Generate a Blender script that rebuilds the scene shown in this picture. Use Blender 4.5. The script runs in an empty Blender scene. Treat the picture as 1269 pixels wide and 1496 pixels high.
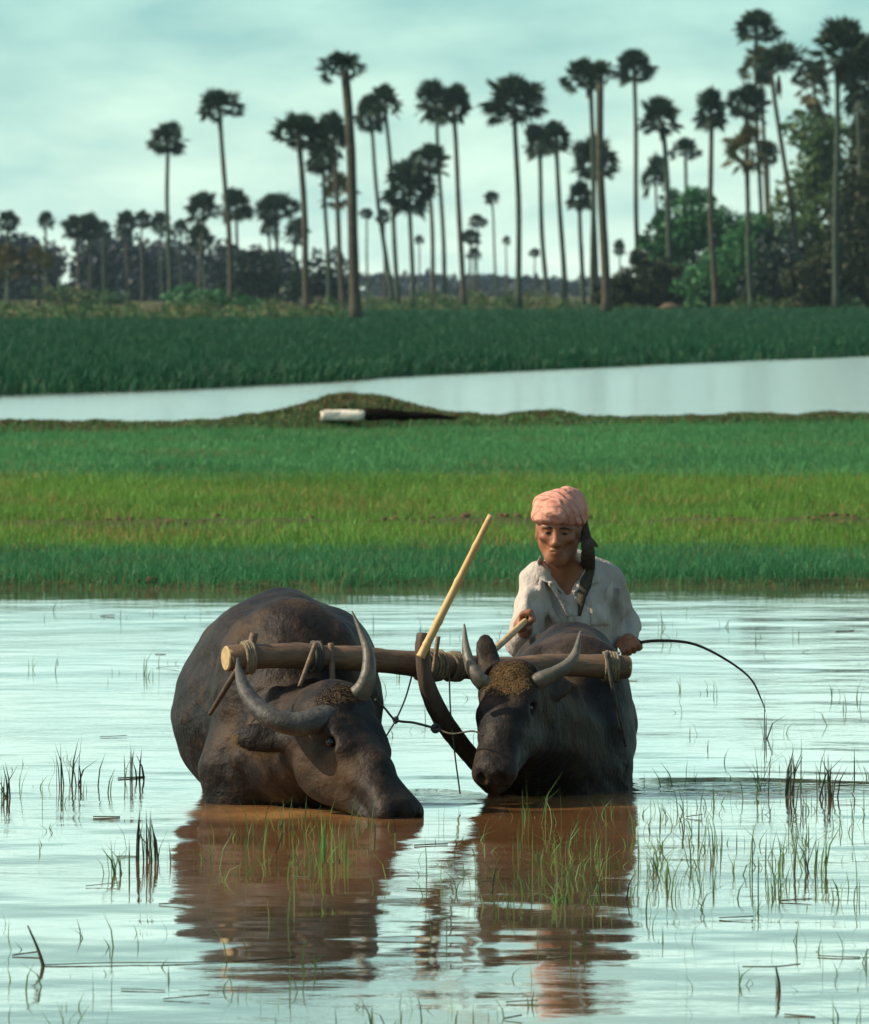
import bpy, bmesh, math, random
import numpy as np
from mathutils import Vector, Matrix
from mathutils.bvhtree import BVHTree

random.seed(7)
rng = np.random.default_rng(11)
scn = bpy.context.scene
COL = scn.collection
R = math.radians

# ------------------------------------------------------------------ camera
F_PX, CX, CY, HOR, EYE = 13500.0, 634.5, 748.0, 428.0, 1.68
TH = math.atan((CY - HOR) / F_PX)


def P(px, py, Y):
    """world point seen at photo pixel (px, py) at distance Y along the view"""
    dx, dy = (px - CX) / F_PX, -(py - CY) / F_PX
    d = np.array([dx, math.cos(TH) + dy * math.sin(TH), -math.sin(TH) + dy * math.cos(TH)])
    return np.array([0, 0, EYE]) + d * (Y / d[1])


def X_at(px, Y):
    return P(px, HOR, Y)[0]


cam_d = bpy.data.cameras.new("camera")
cam = bpy.data.objects.new("camera", cam_d)
COL.objects.link(cam)
cam.location = (0, 0, EYE)
cam.rotation_euler = (R(90) - TH, 0, 0)
cam_d.sensor_fit = 'VERTICAL'
cam_d.sensor_height = 24.0
cam_d.lens = F_PX / 1496.0 * 24.0
cam_d.clip_start = 0.5
cam_d.clip_end = 20000
cam_d.dof.use_dof = True
cam_d.dof.focus_distance = 30.6
cam_d.dof.aperture_fstop = 13.0
scn.camera = cam

# ------------------------------------------------------------------ object helpers


def tag(o, label=None, cat=None, group=None, kind=None):
    if label: o["label"] = label
    if cat: o["category"] = cat
    if group: o["group"] = group
    if kind: o["kind"] = kind
    return o


def empty(name, loc=(0, 0, 0)):
    o = bpy.data.objects.new(name, None)
    o.location = loc
    o.empty_display_size = 0.1
    COL.objects.link(o)
    return o


def mesh_np(name, verts, faces, mat=None, parent=None, smooth=True, loc=(0, 0, 0)):
    """verts (n,3) in world space; faces: list of index arrays [(m,3) and/or (m,4)]"""
    v = np.asarray(verts, dtype=np.float32).reshape(-1, 3) - np.asarray(loc, dtype=np.float32)
    me = bpy.data.meshes.new(name)
    fl = [np.asarray(f, dtype=np.int32) for f in faces if len(f)]
    loops = np.concatenate([f.ravel() for f in fl])
    sizes = np.concatenate([np.full(len(f), f.shape[1], dtype=np.int32) for f in fl])
    starts = np.concatenate([[0], np.cumsum(sizes)[:-1]]).astype(np.int32)
    me.vertices.add(len(v)); me.vertices.foreach_set("co", v.ravel())
    me.loops.add(len(loops)); me.loops.foreach_set("vertex_index", loops)
    me.polygons.add(len(sizes)); me.polygons.foreach_set("loop_start", starts)
    me.polygons.foreach_set("loop_total", sizes)
    me.polygons.foreach_set("use_smooth", np.full(len(sizes), smooth, dtype=bool))
    me.update(calc_edges=True)
    me.validate()
    if mat: me.materials.append(mat)
    o = bpy.data.objects.new(name, me)
    o.location = loc
    COL.objects.link(o)
    if parent:
        o.parent = parent
        o.location = np.asarray(loc) - np.asarray(parent.location)
    return o


class MB:
    """collects pieces of one mesh"""
    def __init__(s): s.v, s.t, s.q, s.n = [], [], [], 0

    def add(s, v, tris=None, quads=None):
        v = np.asarray(v, dtype=float).reshape(-1, 3)
        if tris is not None and len(tris): s.t.append(np.asarray(tris, dtype=int) + s.n)
        if quads is not None and len(quads): s.q.append(np.asarray(quads, dtype=int) + s.n)
        s.v.append(v); s.n += len(v)

    def tube(s, pts, rad, seg=10, flat=1.0, flat_dir=None, cap=True, wob=0.0):
        pts = np.asarray(pts, float); n = len(pts)
        rad = np.broadcast_to(np.asarray(rad, float), (n,))
        tan = np.gradient(pts, axis=0); tan /= np.linalg.norm(tan, axis=1)[:, None] + 1e-12
        ref = np.array(flat_dir if flat_dir is not None else ([0, 0, 1] if abs(tan[0][2]) < .9 else [1, 0, 0]), float)
        vs = []
        for i in range(n):
            a = ref - tan[i] * ref.dot(tan[i]); a /= np.linalg.norm(a) + 1e-12
            if flat_dir is None: ref = a
            b = np.cross(tan[i], a)
            for k in range(seg):
                th = 2 * math.pi * k / seg
                r = rad[i] * (1 + (random.uniform(-wob, wob) if wob else 0))
                vs.append(pts[i] + a * math.cos(th) * r * flat + b * math.sin(th) * r)
        q = []
        for i in range(n - 1):
            for k in range(seg):
                k2 = (k + 1) % seg
                q.append((i * seg + k, i * seg + k2, (i + 1) * seg + k2, (i + 1) * seg + k))
        t = []
        if cap:
            vs.append(pts[0]); vs.append(pts[-1]); c0, c1 = n * seg, n * seg + 1
            for k in range(seg):
                k2 = (k + 1) % seg
                t.append((c0, k2, k)); t.append((c1, (n - 1) * seg + k, (n - 1) * seg + k2))
        s.add(vs, t, q)

    def build(s, name, mat=None, parent=None, smooth=True, loc=(0, 0, 0)):
        f = []
        if s.t: f.append(np.concatenate(s.t))
        if s.q: f.append(np.concatenate(s.q))
        return mesh_np(name, np.concatenate(s.v), f, mat, parent, smooth, loc)


def smooth_path(pts, n=24):
    """Catmull-Rom through pts"""
    p = np.asarray(pts, float)
    p = np.vstack([2 * p[0] - p[1], p, 2 * p[-1] - p[-2]])
    m = len(p) - 3
    out = []
    for u in np.linspace(0, m - 1e-9, n):
        i = int(u); t = u - i
        a, b, c, d = p[i:i + 4]
        out.append(.5 * (2 * b + (c - a) * t + (2 * a - 5 * b + 4 * c - d) * t * t + (3 * b - a - 3 * c + d) * t ** 3))
    return np.array(out)


# ------------------------------------------------------------------ materials
class NT:
    def __init__(s, name):
        s.m = bpy.data.materials.new(name); s.m.use_nodes = True
        s.t = s.m.node_tree; s.t.nodes.clear()
        s.out = s.n('ShaderNodeOutputMaterial')
        s.bsdf = s.n('ShaderNodeBsdfPrincipled')
        s.l(s.bsdf.outputs[0], s.out.inputs[0])
        s.tc = s.n('ShaderNodeTexCoord')

    def n(s, t, **kw):
        nd = s.t.nodes.new(t)
        for k, v in kw.items(): setattr(nd, k, v)
        return nd

    def l(s, a, b): s.t.links.new(a, b)

    def noise(s, scale, detail=4, rough=.55, vec=None, stretch=None):
        nd = s.n('ShaderNodeTexNoise'); nd.inputs['Scale'].default_value = scale
        nd.inputs['Detail'].default_value = detail; nd.inputs['Roughness'].default_value = rough
        v = vec or s.tc.outputs['Object']
        if stretch:
            mp = s.n('ShaderNodeMapping'); mp.inputs['Scale'].default_value = stretch
            s.l(v, mp.inputs['Vector']); v = mp.outputs[0]
        s.l(v, nd.inputs['Vector'])
        return nd.outputs['Fac']

    def ramp(s, fac, stops):
        nd = s.n('ShaderNodeValToRGB')
        el = nd.color_ramp.elements
        while len(el) < len(stops): el.new(.5)
        for e, (p, c) in zip(el, stops):
            e.position = p; e.color = (*c, 1) if len(c) == 3 else c
        s.l(fac, nd.inputs[0])
        return nd.outputs[0]

    def mix(s, fac, a, b, mode='MIX'):
        nd = s.n('ShaderNodeMix', data_type='RGBA', blend_type=mode)
        for sock, v in ((nd.inputs[0], fac), (nd.inputs[6], a), (nd.inputs[7], b)):
            if hasattr(v, 'is_output'): s.l(v, sock)
            elif isinstance(v, (int, float)): sock.default_value = v
            else: sock.default_value = (*v, 1)
        return nd.outputs[2]

    def math(s, op, a, b=None):
        nd = s.n('ShaderNodeMath', operation=op)
        for sock, v in zip(nd.inputs, (a, b)):
            if v is None: continue
            if hasattr(v, 'is_output'): s.l(v, sock)
            else: sock.default_value = v
        return nd.outputs[0]

    def bump(s, h, dist, strength=1.0, prev=None):
        nd = s.n('ShaderNodeBump'); nd.inputs['Distance'].default_value = dist
        nd.inputs['Strength'].default_value = strength
        s.l(h, nd.inputs['Height'])
        if prev: s.l(prev, nd.inputs['Normal'])
        return nd.outputs[0]

    def set(s, **kw):
        names = dict(color='Base Color', rough='Roughness', normal='Normal', spec='Specular IOR Level', metal='Metallic',
                     ior='IOR', sheen='Sheen Weight', sub='Subsurface Weight')
        for k, v in kw.items():
            sock = s.bsdf.inputs[names[k]]
            if hasattr(v, 'is_output'): s.l(v, sock)
            elif isinstance(v, tuple): sock.default_value = (*v, 1)
            else: sock.default_value = v
        return s.m


def simple(name, c1, c2, scale, rough=.8, bump=0, bscale=None, stretch=None, spec=.3, detail=5):
    t = NT(name)
    nz = t.noise(scale, detail, stretch=stretch)
    col = t.ramp(nz, [(.3, c1), (.7, c2)])
    kw = dict(color=col, rough=rough, spec=spec)
    if bump:
        kw['normal'] = t.bump(t.noise(bscale or scale * 2, 5, stretch=stretch), bump)
    return t.set(**kw)


def leafy(name, c_dark, c_light, scale=.3, trans=.25, dry=None, dry_amt=.0, dry_scale=.5, stretch=None):
    """blades and leaves: colour varies from leaf to leaf and in broad drifts"""
    t = NT(name)
    geo = t.n('ShaderNodeNewGeometry')
    isl = geo.outputs['Random Per Island']
    nz = t.noise(scale, 3, vec=geo.outputs['Position'], stretch=stretch)
    f = t.math('ADD', t.math('MULTIPLY', isl, .45), t.math('MULTIPLY', nz, .6))
    col = t.ramp(f, [(.2, c_dark), (.8, c_light)])
    if dry is not None:
        d = t.noise(dry_scale, 4, vec=geo.outputs['Position'], stretch=stretch)
        isl2 = t.math('FRACT', t.math('MULTIPLY', isl, 17.3))
        g = t.math('LESS_THAN', isl2, t.math('MULTIPLY', t.math('SUBTRACT', d, .5 - dry_amt), 2.0))
        col = t.mix(g, col, dry)
    t.set(color=col, rough=.55, spec=.25)
    if trans:
        tr = t.n('ShaderNodeBsdfTranslucent'); t.l(col, tr.inputs[0])
        mx = t.n('ShaderNodeMixShader'); mx.inputs[0].default_value = trans
        t.l(t.bsdf.outputs[0], mx.inputs[1]); t.l(tr.outputs[0], mx.inputs[2])
        t.l(mx.outputs[0], t.out.inputs[0])
    return t.m


# ------------------------------------------------------------------ light and sky
SUN_AZ, SUN_EL = R(-93), R(39)       # azimuth measured from +Y towards +X: to the left, a little towards the camera
sun_vec = Vector((math.sin(SUN_AZ) * math.cos(SUN_EL), math.cos(SUN_AZ) * math.cos(SUN_EL), math.sin(SUN_EL)))
sd = bpy.data.lights.new("sun", 'SUN'); sd.energy = 5.0; sd.angle = R(.6); sd.color = (1, .86, .66)
so = bpy.data.objects.new("sun", sd); COL.objects.link(so)
so.rotation_euler = sun_vec.to_track_quat('Z', 'Y').to_euler()

w = bpy.data.worlds.new("World"); scn.world = w; w.use_nodes = True
wt = w.node_tree; wt.nodes.clear()
wn = lambda t: wt.nodes.new(t)
sky = wn('ShaderNodeTexSky'); sky.sky_type = 'NISHITA'; sky.sun_disc = False
sky.sun_elevation = SUN_EL; sky.sun_rotation = SUN_AZ; sky.air_density = 1.3; sky.dust_density = 2.5; sky.ozone_density = 1.5
tcw = wn('ShaderNodeTexCoord')
mp = wn('ShaderNodeMapping'); mp.inputs['Scale'].default_value = (55, 55, 170); wt.links.new(tcw.outputs['Generated'], mp.inputs[0])
nz = wn('ShaderNodeTexNoise'); nz.inputs['Scale'].default_value = 1.0; nz.inputs['Detail'].default_value = 6; nz.inputs['Roughness'].default_value = .5
wt.links.new(mp.outputs[0], nz.inputs['Vector'])
cr = wn('ShaderNodeValToRGB')
cr.color_ramp.elements[0].position = .30; cr.color_ramp.elements[0].color = (.68, .79, .81, 1)
cr.color_ramp.elements[1].position = .66; cr.color_ramp.elements[1].color = (1.08, 1.06, 1.0, 1)
wt.links.new(nz.outputs['Fac'], cr.inputs[0])
sx = wn('ShaderNodeSeparateXYZ'); wt.links.new(tcw.outputs['Generated'], sx.inputs[0])
mz = wn('ShaderNodeMapRange'); mz.inputs['From Max'].default_value = .2; wt.links.new(sx.outputs['Z'], mz.inputs['Value'])
hz = wn('ShaderNodeValToRGB')
for e_ in range(6): hz.color_ramp.elements.new(.5)
for e_, (p_, c_) in zip(hz.color_ramp.elements, ((0, (7.4, 9.2, 8.1)), (.07, (6.0, 8.2, 7.2)), (.17, (3.6, 6.3, 6.0)), (.23, (9.2, 12.6, 11.6)), (.31, (8.6, 12.2, 11.2)), (.40, (4.9, 8.1, 7.7)), (.7, (4.4, 7.3, 7.1)), (1, (4.6, 7.6, 7.4)))):
    e_.position = p_; e_.color = (*c_, 1)
wt.links.new(mz.outputs[0], hz.inputs[0])
mm = wn('ShaderNodeMix'); mm.data_type = 'RGBA'; mm.blend_type = 'MULTIPLY'; mm.inputs[0].default_value = 1
wt.links.new(hz.outputs[0], mm.inputs[6]); wt.links.new(cr.outputs[0], mm.inputs[7])
mr = wn('ShaderNodeMapRange'); mr.interpolation_type = 'SMOOTHSTEP'
mr.inputs['From Min'].default_value = .12; mr.inputs['From Max'].default_value = .34
mr.inputs['To Min'].default_value = .95; mr.inputs['To Max'].default_value = .10
wt.links.new(sx.outputs['Z'], mr.inputs['Value'])
mxw = wn('ShaderNodeMix'); mxw.data_type = 'RGBA'
wt.links.new(mr.outputs[0], mxw.inputs[0]); wt.links.new(sky.outputs[0], mxw.inputs[6]); wt.links.new(mm.outputs[2], mxw.inputs[7])
bg = wn('ShaderNodeBackground'); bg.inputs['Strength'].default_value = .1
wt.links.new(mxw.outputs[2], bg.inputs[0])
wo = wn('ShaderNodeOutputWorld'); wt.links.new(bg.outputs[0], wo.inputs[0])

scn.view_settings.view_transform = 'Standard'
scn.view_settings.look = 'None'
scn.view_settings.exposure = 0.36
scn.view_settings.gamma = 1.0
scn.cycles.use_denoising = True
scn.cycles.max_bounces = 6
scn.cycles.volume_bounces = 0

# ------------------------------------------------------------------ terrain
SH_X = np.array([-40, -12, -7.1, -4.6, -1.5, -1.0, 4.2, 11.6, 20, 60.])
SH_Y = np.array([95 + 20, 135, 151, 160, 178, 184, 212, 246, 285, 400.])


def wob(x, s, ph=0):
    return (np.sin(x * s + ph) + .6 * np.sin(x * s * 2.3 + 1.7 + ph) + .35 * np.sin(x * s * 5.1 + .4 + 2 * ph)) / 1.95


def sstep(a, b, x):
    t = np.clip((x - a) / (b - a), 0, 1)
    return t * t * (3 - 2 * t)


def near_edge(x): return 51.8 + .5 * wob(x, 1.1) + .25 * wob(x, 4.3, 2)
def bund_y(x): return 111.5 + np.clip(x, -12, 12) * .75
def shore(x): return np.interp(x, SH_X, SH_Y) + .8 * wob(x, .9, 1)


def terrain(x, y):
    x = np.asarray(x, float); y = np.asarray(y, float)
    z = np.full(np.broadcast(x, y).shape, -.55)
    e1, by, e2 = near_edge(x), bund_y(x), shore(x)
    field = .03 + .012 * wob(x * .9 + y * .31, 2.1) + .05 * np.exp(-((y - 65.5 - .4 * wob(x, .8)) / .5) ** 2) * (1 + .5 * wob(x, 3)) \
        + .035 * np.exp(-((y - 84.5 - .5 * wob(x, .6, 3)) / .6) ** 2) * (1 + .6 * wob(x, 2.4, 1))
    bund = .10 + .035 * wob(x, 1.4, 2) + .02 * wob(x, 5, 1)
    mx = x + 1.0
    mound = .29 * np.exp(-np.abs(np.where(mx < 0, mx / 1.05, mx / .95)) ** 2.0) + .07 * np.exp(-((x - 1.3) / .8) ** 2)
    land = field + (bund + mound) * np.exp(-((y - by) / 1.5) ** 4)
    d1 = sstep(0, 1.2, y - e1)
    d2 = 1 - sstep(by + 1.7, by + 2.8, y)
    a = d1 * d2
    z = z * (1 - a) + land * a
    far = np.interp(y, [0, 450, 650, 800, 1000, 1500, 7000], [.04, .10, .28, .48, .62, .8, .8])
    d3 = sstep(0, 3, y - e2)
    z = z * (1 - d3) + far * d3
    return z


def axis_x():
    a = np.arange(-9, 9.01, .12)
    b = 9 * np.exp(np.linspace(0, math.log(2500 / 9), 46))[1:]
    return np.concatenate([-b[::-1], a, b])


def axis_y():
    return np.concatenate([[-20, 0, 10, 20, 30, 40, 48], np.arange(49.5, 55, .15), np.arange(55, 104, .4), np.arange(104, 126, .18),
                           np.arange(126, 150, 4), np.arange(150, 300, 1.2), np.arange(300, 1000, 20), np.geomspace(1000, 3600, 20)])


gx, gy = axis_x(), axis_y()
GX, GY = np.meshgrid(gx, gy, indexing='xy')
GZ = terrain(GX, GY)
nxg, nyg = len(gx), len(gy)
gv = np.stack([GX, GY, GZ], -1).reshape(-1, 3)
ii = (np.arange(nyg - 1)[:, None] * nxg + np.arange(nxg - 1)[None]).ravel()
gq = np.stack([ii, ii + 1, ii + nxg + 1, ii + nxg], 1)

t = NT("soil_and_turf")
n1 = t.noise(1.6, 6); n2 = t.noise(9, 5)
c = t.ramp(n1, [(.35, (.045, .04, .018)), (.62, (.04, .065, .02))])
c = t.mix(t.math('MULTIPLY', n2, .5), c, (.10, .065, .035))
M_ground = t.set(color=c, rough=.95, spec=.1, normal=t.bump(n2, .04))
tag(mesh_np("ground", gv, [gq], M_ground), kind='structure')

# water: one level sheet; mud in suspension, small ripples
t = NT("muddy_water")
geo = t.n('ShaderNodeNewGeometry')
pos = geo.outputs['Position']
sp_ = t.n('ShaderNodeSeparateXYZ'); t.l(pos, sp_.inputs[0])
r1 = t.noise(1.25, 2, .45, pos, (1.0, .75, 1)); r2 = t.noise(4.2, 3, .5, pos, (.8, 1.1, 1)); r3 = t.noise(15, 3, .55, pos, (.8, 1.2, 1))
gust = t.ramp(t.noise(.35, 3, .5, pos, (.35, 1, 1)), [(.35, (.25, .25, .25)), (.7, (1, 1, 1))])
far_ = t.n('ShaderNodeMapRange'); far_.inputs['From Min'].default_value = 50; far_.inputs['From Max'].default_value = 220
far_.inputs['To Min'].default_value = 1.0; far_.inputs['To Max'].default_value = 9.0
breeze = t.n('ShaderNodeMapRange'); breeze.inputs['From Min'].default_value = 55; breeze.inputs['From Max'].default_value = 125
breeze.inputs['To Min'].default_value = .03; breeze.inputs['To Max'].default_value = .13; t.l(sp_.outputs['Y'], breeze.inputs['Value']); t.l(sp_.outputs['Y'], far_.inputs['Value'])


def near_patch(cx_, cy_, rx_, ry_):
    v = t.n('ShaderNodeVectorMath', operation='SUBTRACT'); t.l(pos, v.inputs[0]); v.inputs[1].default_value = (cx_, cy_, 0)
    m_ = t.n('ShaderNodeVectorMath', operation='MULTIPLY'); t.l(v.outputs[0], m_.inputs[0]); m_.inputs[1].default_value = (1 / rx_, 1 / ry_, 0)
    ln_ = t.n('ShaderNodeVectorMath', operation='LENGTH'); t.l(m_.outputs[0], ln_.inputs[0])
    q_ = t.n('ShaderNodeMapRange', interpolation_type='SMOOTHSTEP'); q_.inputs['From Min'].default_value = 1.0; q_.inputs['From Max'].default_value = .3
    t.l(ln_.outputs['Value'], q_.inputs['Value']); return q_.outputs[0]


wake = t.math('MAXIMUM', near_patch(.95, 31.3, .75, .75), near_patch(-.02, 30.7, .22, .6))
calm = t.n('ShaderNodeMapRange'); calm.inputs['From Min'].default_value = 29; calm.inputs['From Max'].default_value = 36
calm.inputs['To Min'].default_value = 1.0; calm.inputs['To Max'].default_value = .4; t.l(sp_.outputs['Y'], calm.inputs['Value'])
nb = t.bump(t.math('MULTIPLY', r1, calm.outputs[0]), .019)
nb = t.bump(t.math('MULTIPLY', t.math('MULTIPLY', r2, gust), far_.outputs[0]), .0024, prev=nb)
nb = t.bump(t.math('MULTIPLY', r2, wake), .055, prev=nb)
nb = t.bump(t.math('MULTIPLY', r3, gust), .0009, prev=nb)
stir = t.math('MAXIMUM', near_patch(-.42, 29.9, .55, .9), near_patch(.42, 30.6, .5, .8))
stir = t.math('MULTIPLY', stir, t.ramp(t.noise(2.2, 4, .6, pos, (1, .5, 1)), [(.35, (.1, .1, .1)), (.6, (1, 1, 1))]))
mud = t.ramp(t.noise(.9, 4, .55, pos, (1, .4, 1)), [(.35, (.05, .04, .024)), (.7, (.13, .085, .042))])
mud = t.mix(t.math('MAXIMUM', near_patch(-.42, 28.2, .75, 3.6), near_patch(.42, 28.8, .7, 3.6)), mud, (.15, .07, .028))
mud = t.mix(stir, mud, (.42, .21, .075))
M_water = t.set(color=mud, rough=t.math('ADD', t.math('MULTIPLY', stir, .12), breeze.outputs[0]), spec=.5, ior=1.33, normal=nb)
wm = MB(); wm.add([(-120, -15, 0), (120, -15, 0), (120, 420, 0), (-120, 420, 0)], quads=[(0, 1, 2, 3)])
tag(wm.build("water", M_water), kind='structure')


# ------------------------------------------------------------------ blades of rice and grass
def blades(n_xyz, height, width, lean, mat, name, label, cat=None, kind='stuff', curl=.35, parent=None, loc=(0, 0, 0), jit=.35):
    p = np.asarray(n_xyz, float); n = len(p)
    h = np.broadcast_to(np.asarray(height, float), (n,)) * rng.uniform(1 - jit, 1 + jit, n)
    wd = np.broadcast_to(np.asarray(width, float), (n,)) * rng.uniform(.7, 1.3, n)
    az = rng.uniform(0, 2 * math.pi, n)
    ln = np.abs(rng.normal(0, 1, n)) * lean
    d = np.stack([np.cos(az), np.sin(az), np.zeros(n)], 1)
    fa = rng.uniform(0, 2 * math.pi, n)
    sd_ = np.stack([np.cos(fa), np.sin(fa), np.zeros(n)], 1) * wd[:, None] * .5
    up = np.array([0, 0, 1.])
    m = p + d * (h * ln * .4)[:, None] + up * (h * .55)[:, None]
    tip = p + d * (h * (ln + curl * ln))[:, None] + up * (h * (1 - .25 * ln))[:, None]
    V = np.stack([p - sd_, p + sd_, m - sd_ * .8, m + sd_ * .8, tip], 1).reshape(-1, 3)
    b = np.arange(n)[:, None] * 5
    Q = b + np.array([[0, 1, 3, 2]]); T = b + np.array([[2, 3, 4]])
    o = mesh_np(name, V, [Q, T], mat, parent, smooth=False, loc=loc)
    if parent is None: tag(o, label, cat, None, kind)
    return o


def scatter(y0, y1, dens, side=1.18, pad=.8, dens_pow=0.0):
    """points on the land strip y0..y1 as wide as the view plus a margin"""
    out = []
    edges = np.linspace(y0, y1, max(2, int((y1 - y0) / 3) + 1))
    for a, b in zip(edges[:-1], edges[1:]):
        hw = .047 * b * side + pad
        n = int(2 * hw * (b - a) * dens * ((edges[0] / a) ** dens_pow))
        out.append(np.stack([rng.uniform(-hw, hw, n), rng.uniform(a, b, n)], 1))
    return np.concatenate(out)


def on_ground(xy, dz=-.01): return np.stack([xy[:, 0], xy[:, 1], np.maximum(terrain(xy[:, 0], xy[:, 1]), -.08) + dz], 1)


M_rice_edge = leafy("rice_blue_green", (.018, .095, .036), (.05, .23, .08), .8, .3, (.16, .13, .05), .0, .9)
M_grass_y = leafy("grass_yellow_green", (.045, .125, .018), (.15, .33, .045), .5, .3, (.27, .19, .06), .03, .6, (1, .5, 1))
M_rice_mid = leafy("rice_mid_green", (.03, .135, .045), (.085, .29, .095), .35, .3, (.16, .16, .05), -.02, .5, (1, .4, 1))
M_rice_far = leafy("rice_deep_green", (.002, .048, .019), (.006, .085, .030), .06, .1, None)

xy = scatter(50.9, 60.5, 1900)
e = near_edge(xy[:, 0]); keep = (xy[:, 1] > e - .5 + .5 * rng.random(len(xy))) & (rng.random(len(xy)) < sstep(-.6, .9, xy[:, 1] - e) * .75 + .25)
keep &= xy[:, 1] < 57.6 + .5 * wob(xy[:, 0], 1.3, 1) + rng.normal(0, .9, len(xy))
xy = xy[keep]
blades(on_ground(xy), .10 - .03 * sstep(52.6, 51.4, xy[:, 1]), .0045, .45, M_rice_edge, "rice_crop",
       "dark green rice standing along the near water edge", "rice")
xy = scatter(56.2, 84, 1150)
xy = xy[(xy[:, 1] > 57.2 + rng.normal(0, .7, len(xy))) & (xy[:, 1] < 81.5 + .8 * wob(xy[:, 0], .7) + rng.normal(0, 1.2, len(xy)))]
k = rng.random(len(xy)) < 1 - .93 * np.exp(-((xy[:, 1] - 65.2 - .4 * wob(xy[:, 0], .8)) / .7) ** 2)
k &= rng.random(len(xy)) < .4 + .6 * sstep(-.3, .3, wob(xy[:, 0] * 1.3 + xy[:, 1] * .8, 1.9))
xy = xy[k]
blades(on_ground(xy), .08 + .025 * rng.normal(0, 1, len(xy)).clip(-1, 2), .005, .55, M_grass_y, "meadow_grass", "yellow green grass on the strip above the brown bund line", "grass")
xy = scatter(79, 121, 700)
xy = xy[xy[:, 1] > 81.5 + .8 * wob(xy[:, 0], .7) + rng.normal(0, 1.0, len(xy))]
xy = xy[(xy[:, 1] < bund_y(xy[:, 0]) - 1.2 + rng.normal(0, .25, len(xy)))]
blades(on_ground(xy), .085 + .015 * rng.normal(0, 1, len(xy)).clip(-1, 2), .0075, .5, M_rice_mid, "rice_crop", "mid green rice filling the plot below the earth mound", "rice")
# short dry turf on the bund and its mound
M_turf = leafy("dry_turf", (.03, .055, .012), (.09, .12, .03), 1.2, .15, (.11, .065, .03), .08, 1.5)
xy = scatter(103, 125, 800)
xy = xy[np.abs(xy[:, 1] - bund_y(xy[:, 0])) < 1.7 + rng.normal(0, .2, len(xy))]
blades(on_ground(xy), .06, .016, .7, M_turf, "turf", "short dry turf on the low earth bund and its mound", "grass")
# deep green rice beyond the second sheet of water
parts = []
for a, b, dn in ((140, 215, 200), (215, 320, 80), (320, 460, 22), (460, 640, 9), (640, 900, 4.5)):
    parts.append(scatter(a, b, dn, 1.2, 3))
xy = np.concatenate(parts)
e = shore(xy[:, 0]); xy = xy[xy[:, 1] > e - .4 + np.abs(rng.normal(0, .9, len(xy))) * (1 + .8 * wob(xy[:, 0], 1.7))]
rice_end = np.interp(xy[:, 0] / xy[:, 1] * F_PX + CX, [0, 430, 530, 1269], [445, 460, 600, 640])
xy = xy[xy[:, 1] < rice_end + rng.normal(0, 4, len(xy))]
blades(on_ground(xy), (.34 + .00025 * (xy[:, 1] - 150)), .010 + .00006 * xy[:, 1], .4, M_rice_far, "rice_crop", "deep green tall rice beyond the second sheet of water", "rice")

# soil clods along the brown bund lines
M_clod = simple("dry_clods", (.05, .03, .018), (.16, .10, .055), 30, .95, .01)
mb = MB()


def clod(mb, c, r):
    n = 7
    d = np.array([(math.cos(a) * math.cos(b), math.sin(a) * math.cos(b), math.sin(b)) for b in (-.5, .35, 1.1) for a in np.linspace(0, 2 * math.pi, n, endpoint=False)])
    v = c + d * (r * rng.uniform(.6, 1.15, (len(d), 1))) * np.array([1.3, 1, .7])
    q = [(i * n + k, i * n + (k + 1) % n, (i + 1) * n + (k + 1) % n, (i + 1) * n + k) for i in range(2) for k in range(n)]
    v = np.vstack([v, c + np.array([0, 0, r * .75])])
    mb.add(v, [(2 * n + k, 2 * n + (k + 1) % n, 3 * n) for k in range(n)], q)


for i in range(700):
    x = random.uniform(-4.6, 4.6); row = random.random()
    if row < .62: y = 65.3 + .4 * wob(np.float64(x), .8) + random.gauss(0, .65)
    elif row < .8: y = 84.5 + .5 * wob(np.float64(x), .6, 3) + random.gauss(0, .4)
    else: y = random.uniform(51.6, 53) if random.random() < .3 else bund_y(x) - 1.3 + random.gauss(0, .3)
    if row < .62 and wob(np.float64(x), 2.6, .5) < random.uniform(-.7, .7): continue
    clod(mb, np.array([x, y, float(terrain(x, y)) + .012]), random.uniform(.008, .018) * random.choice((1, 1, 1.3, 2)))
tag(mb.build("soil_clods", M_clod, smooth=True), "brown soil clods strewn along the bund lines between the plots", "soil", None, 'stuff')

# ------------------------------------------------------------------ implicit surfaces for bodies


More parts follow.
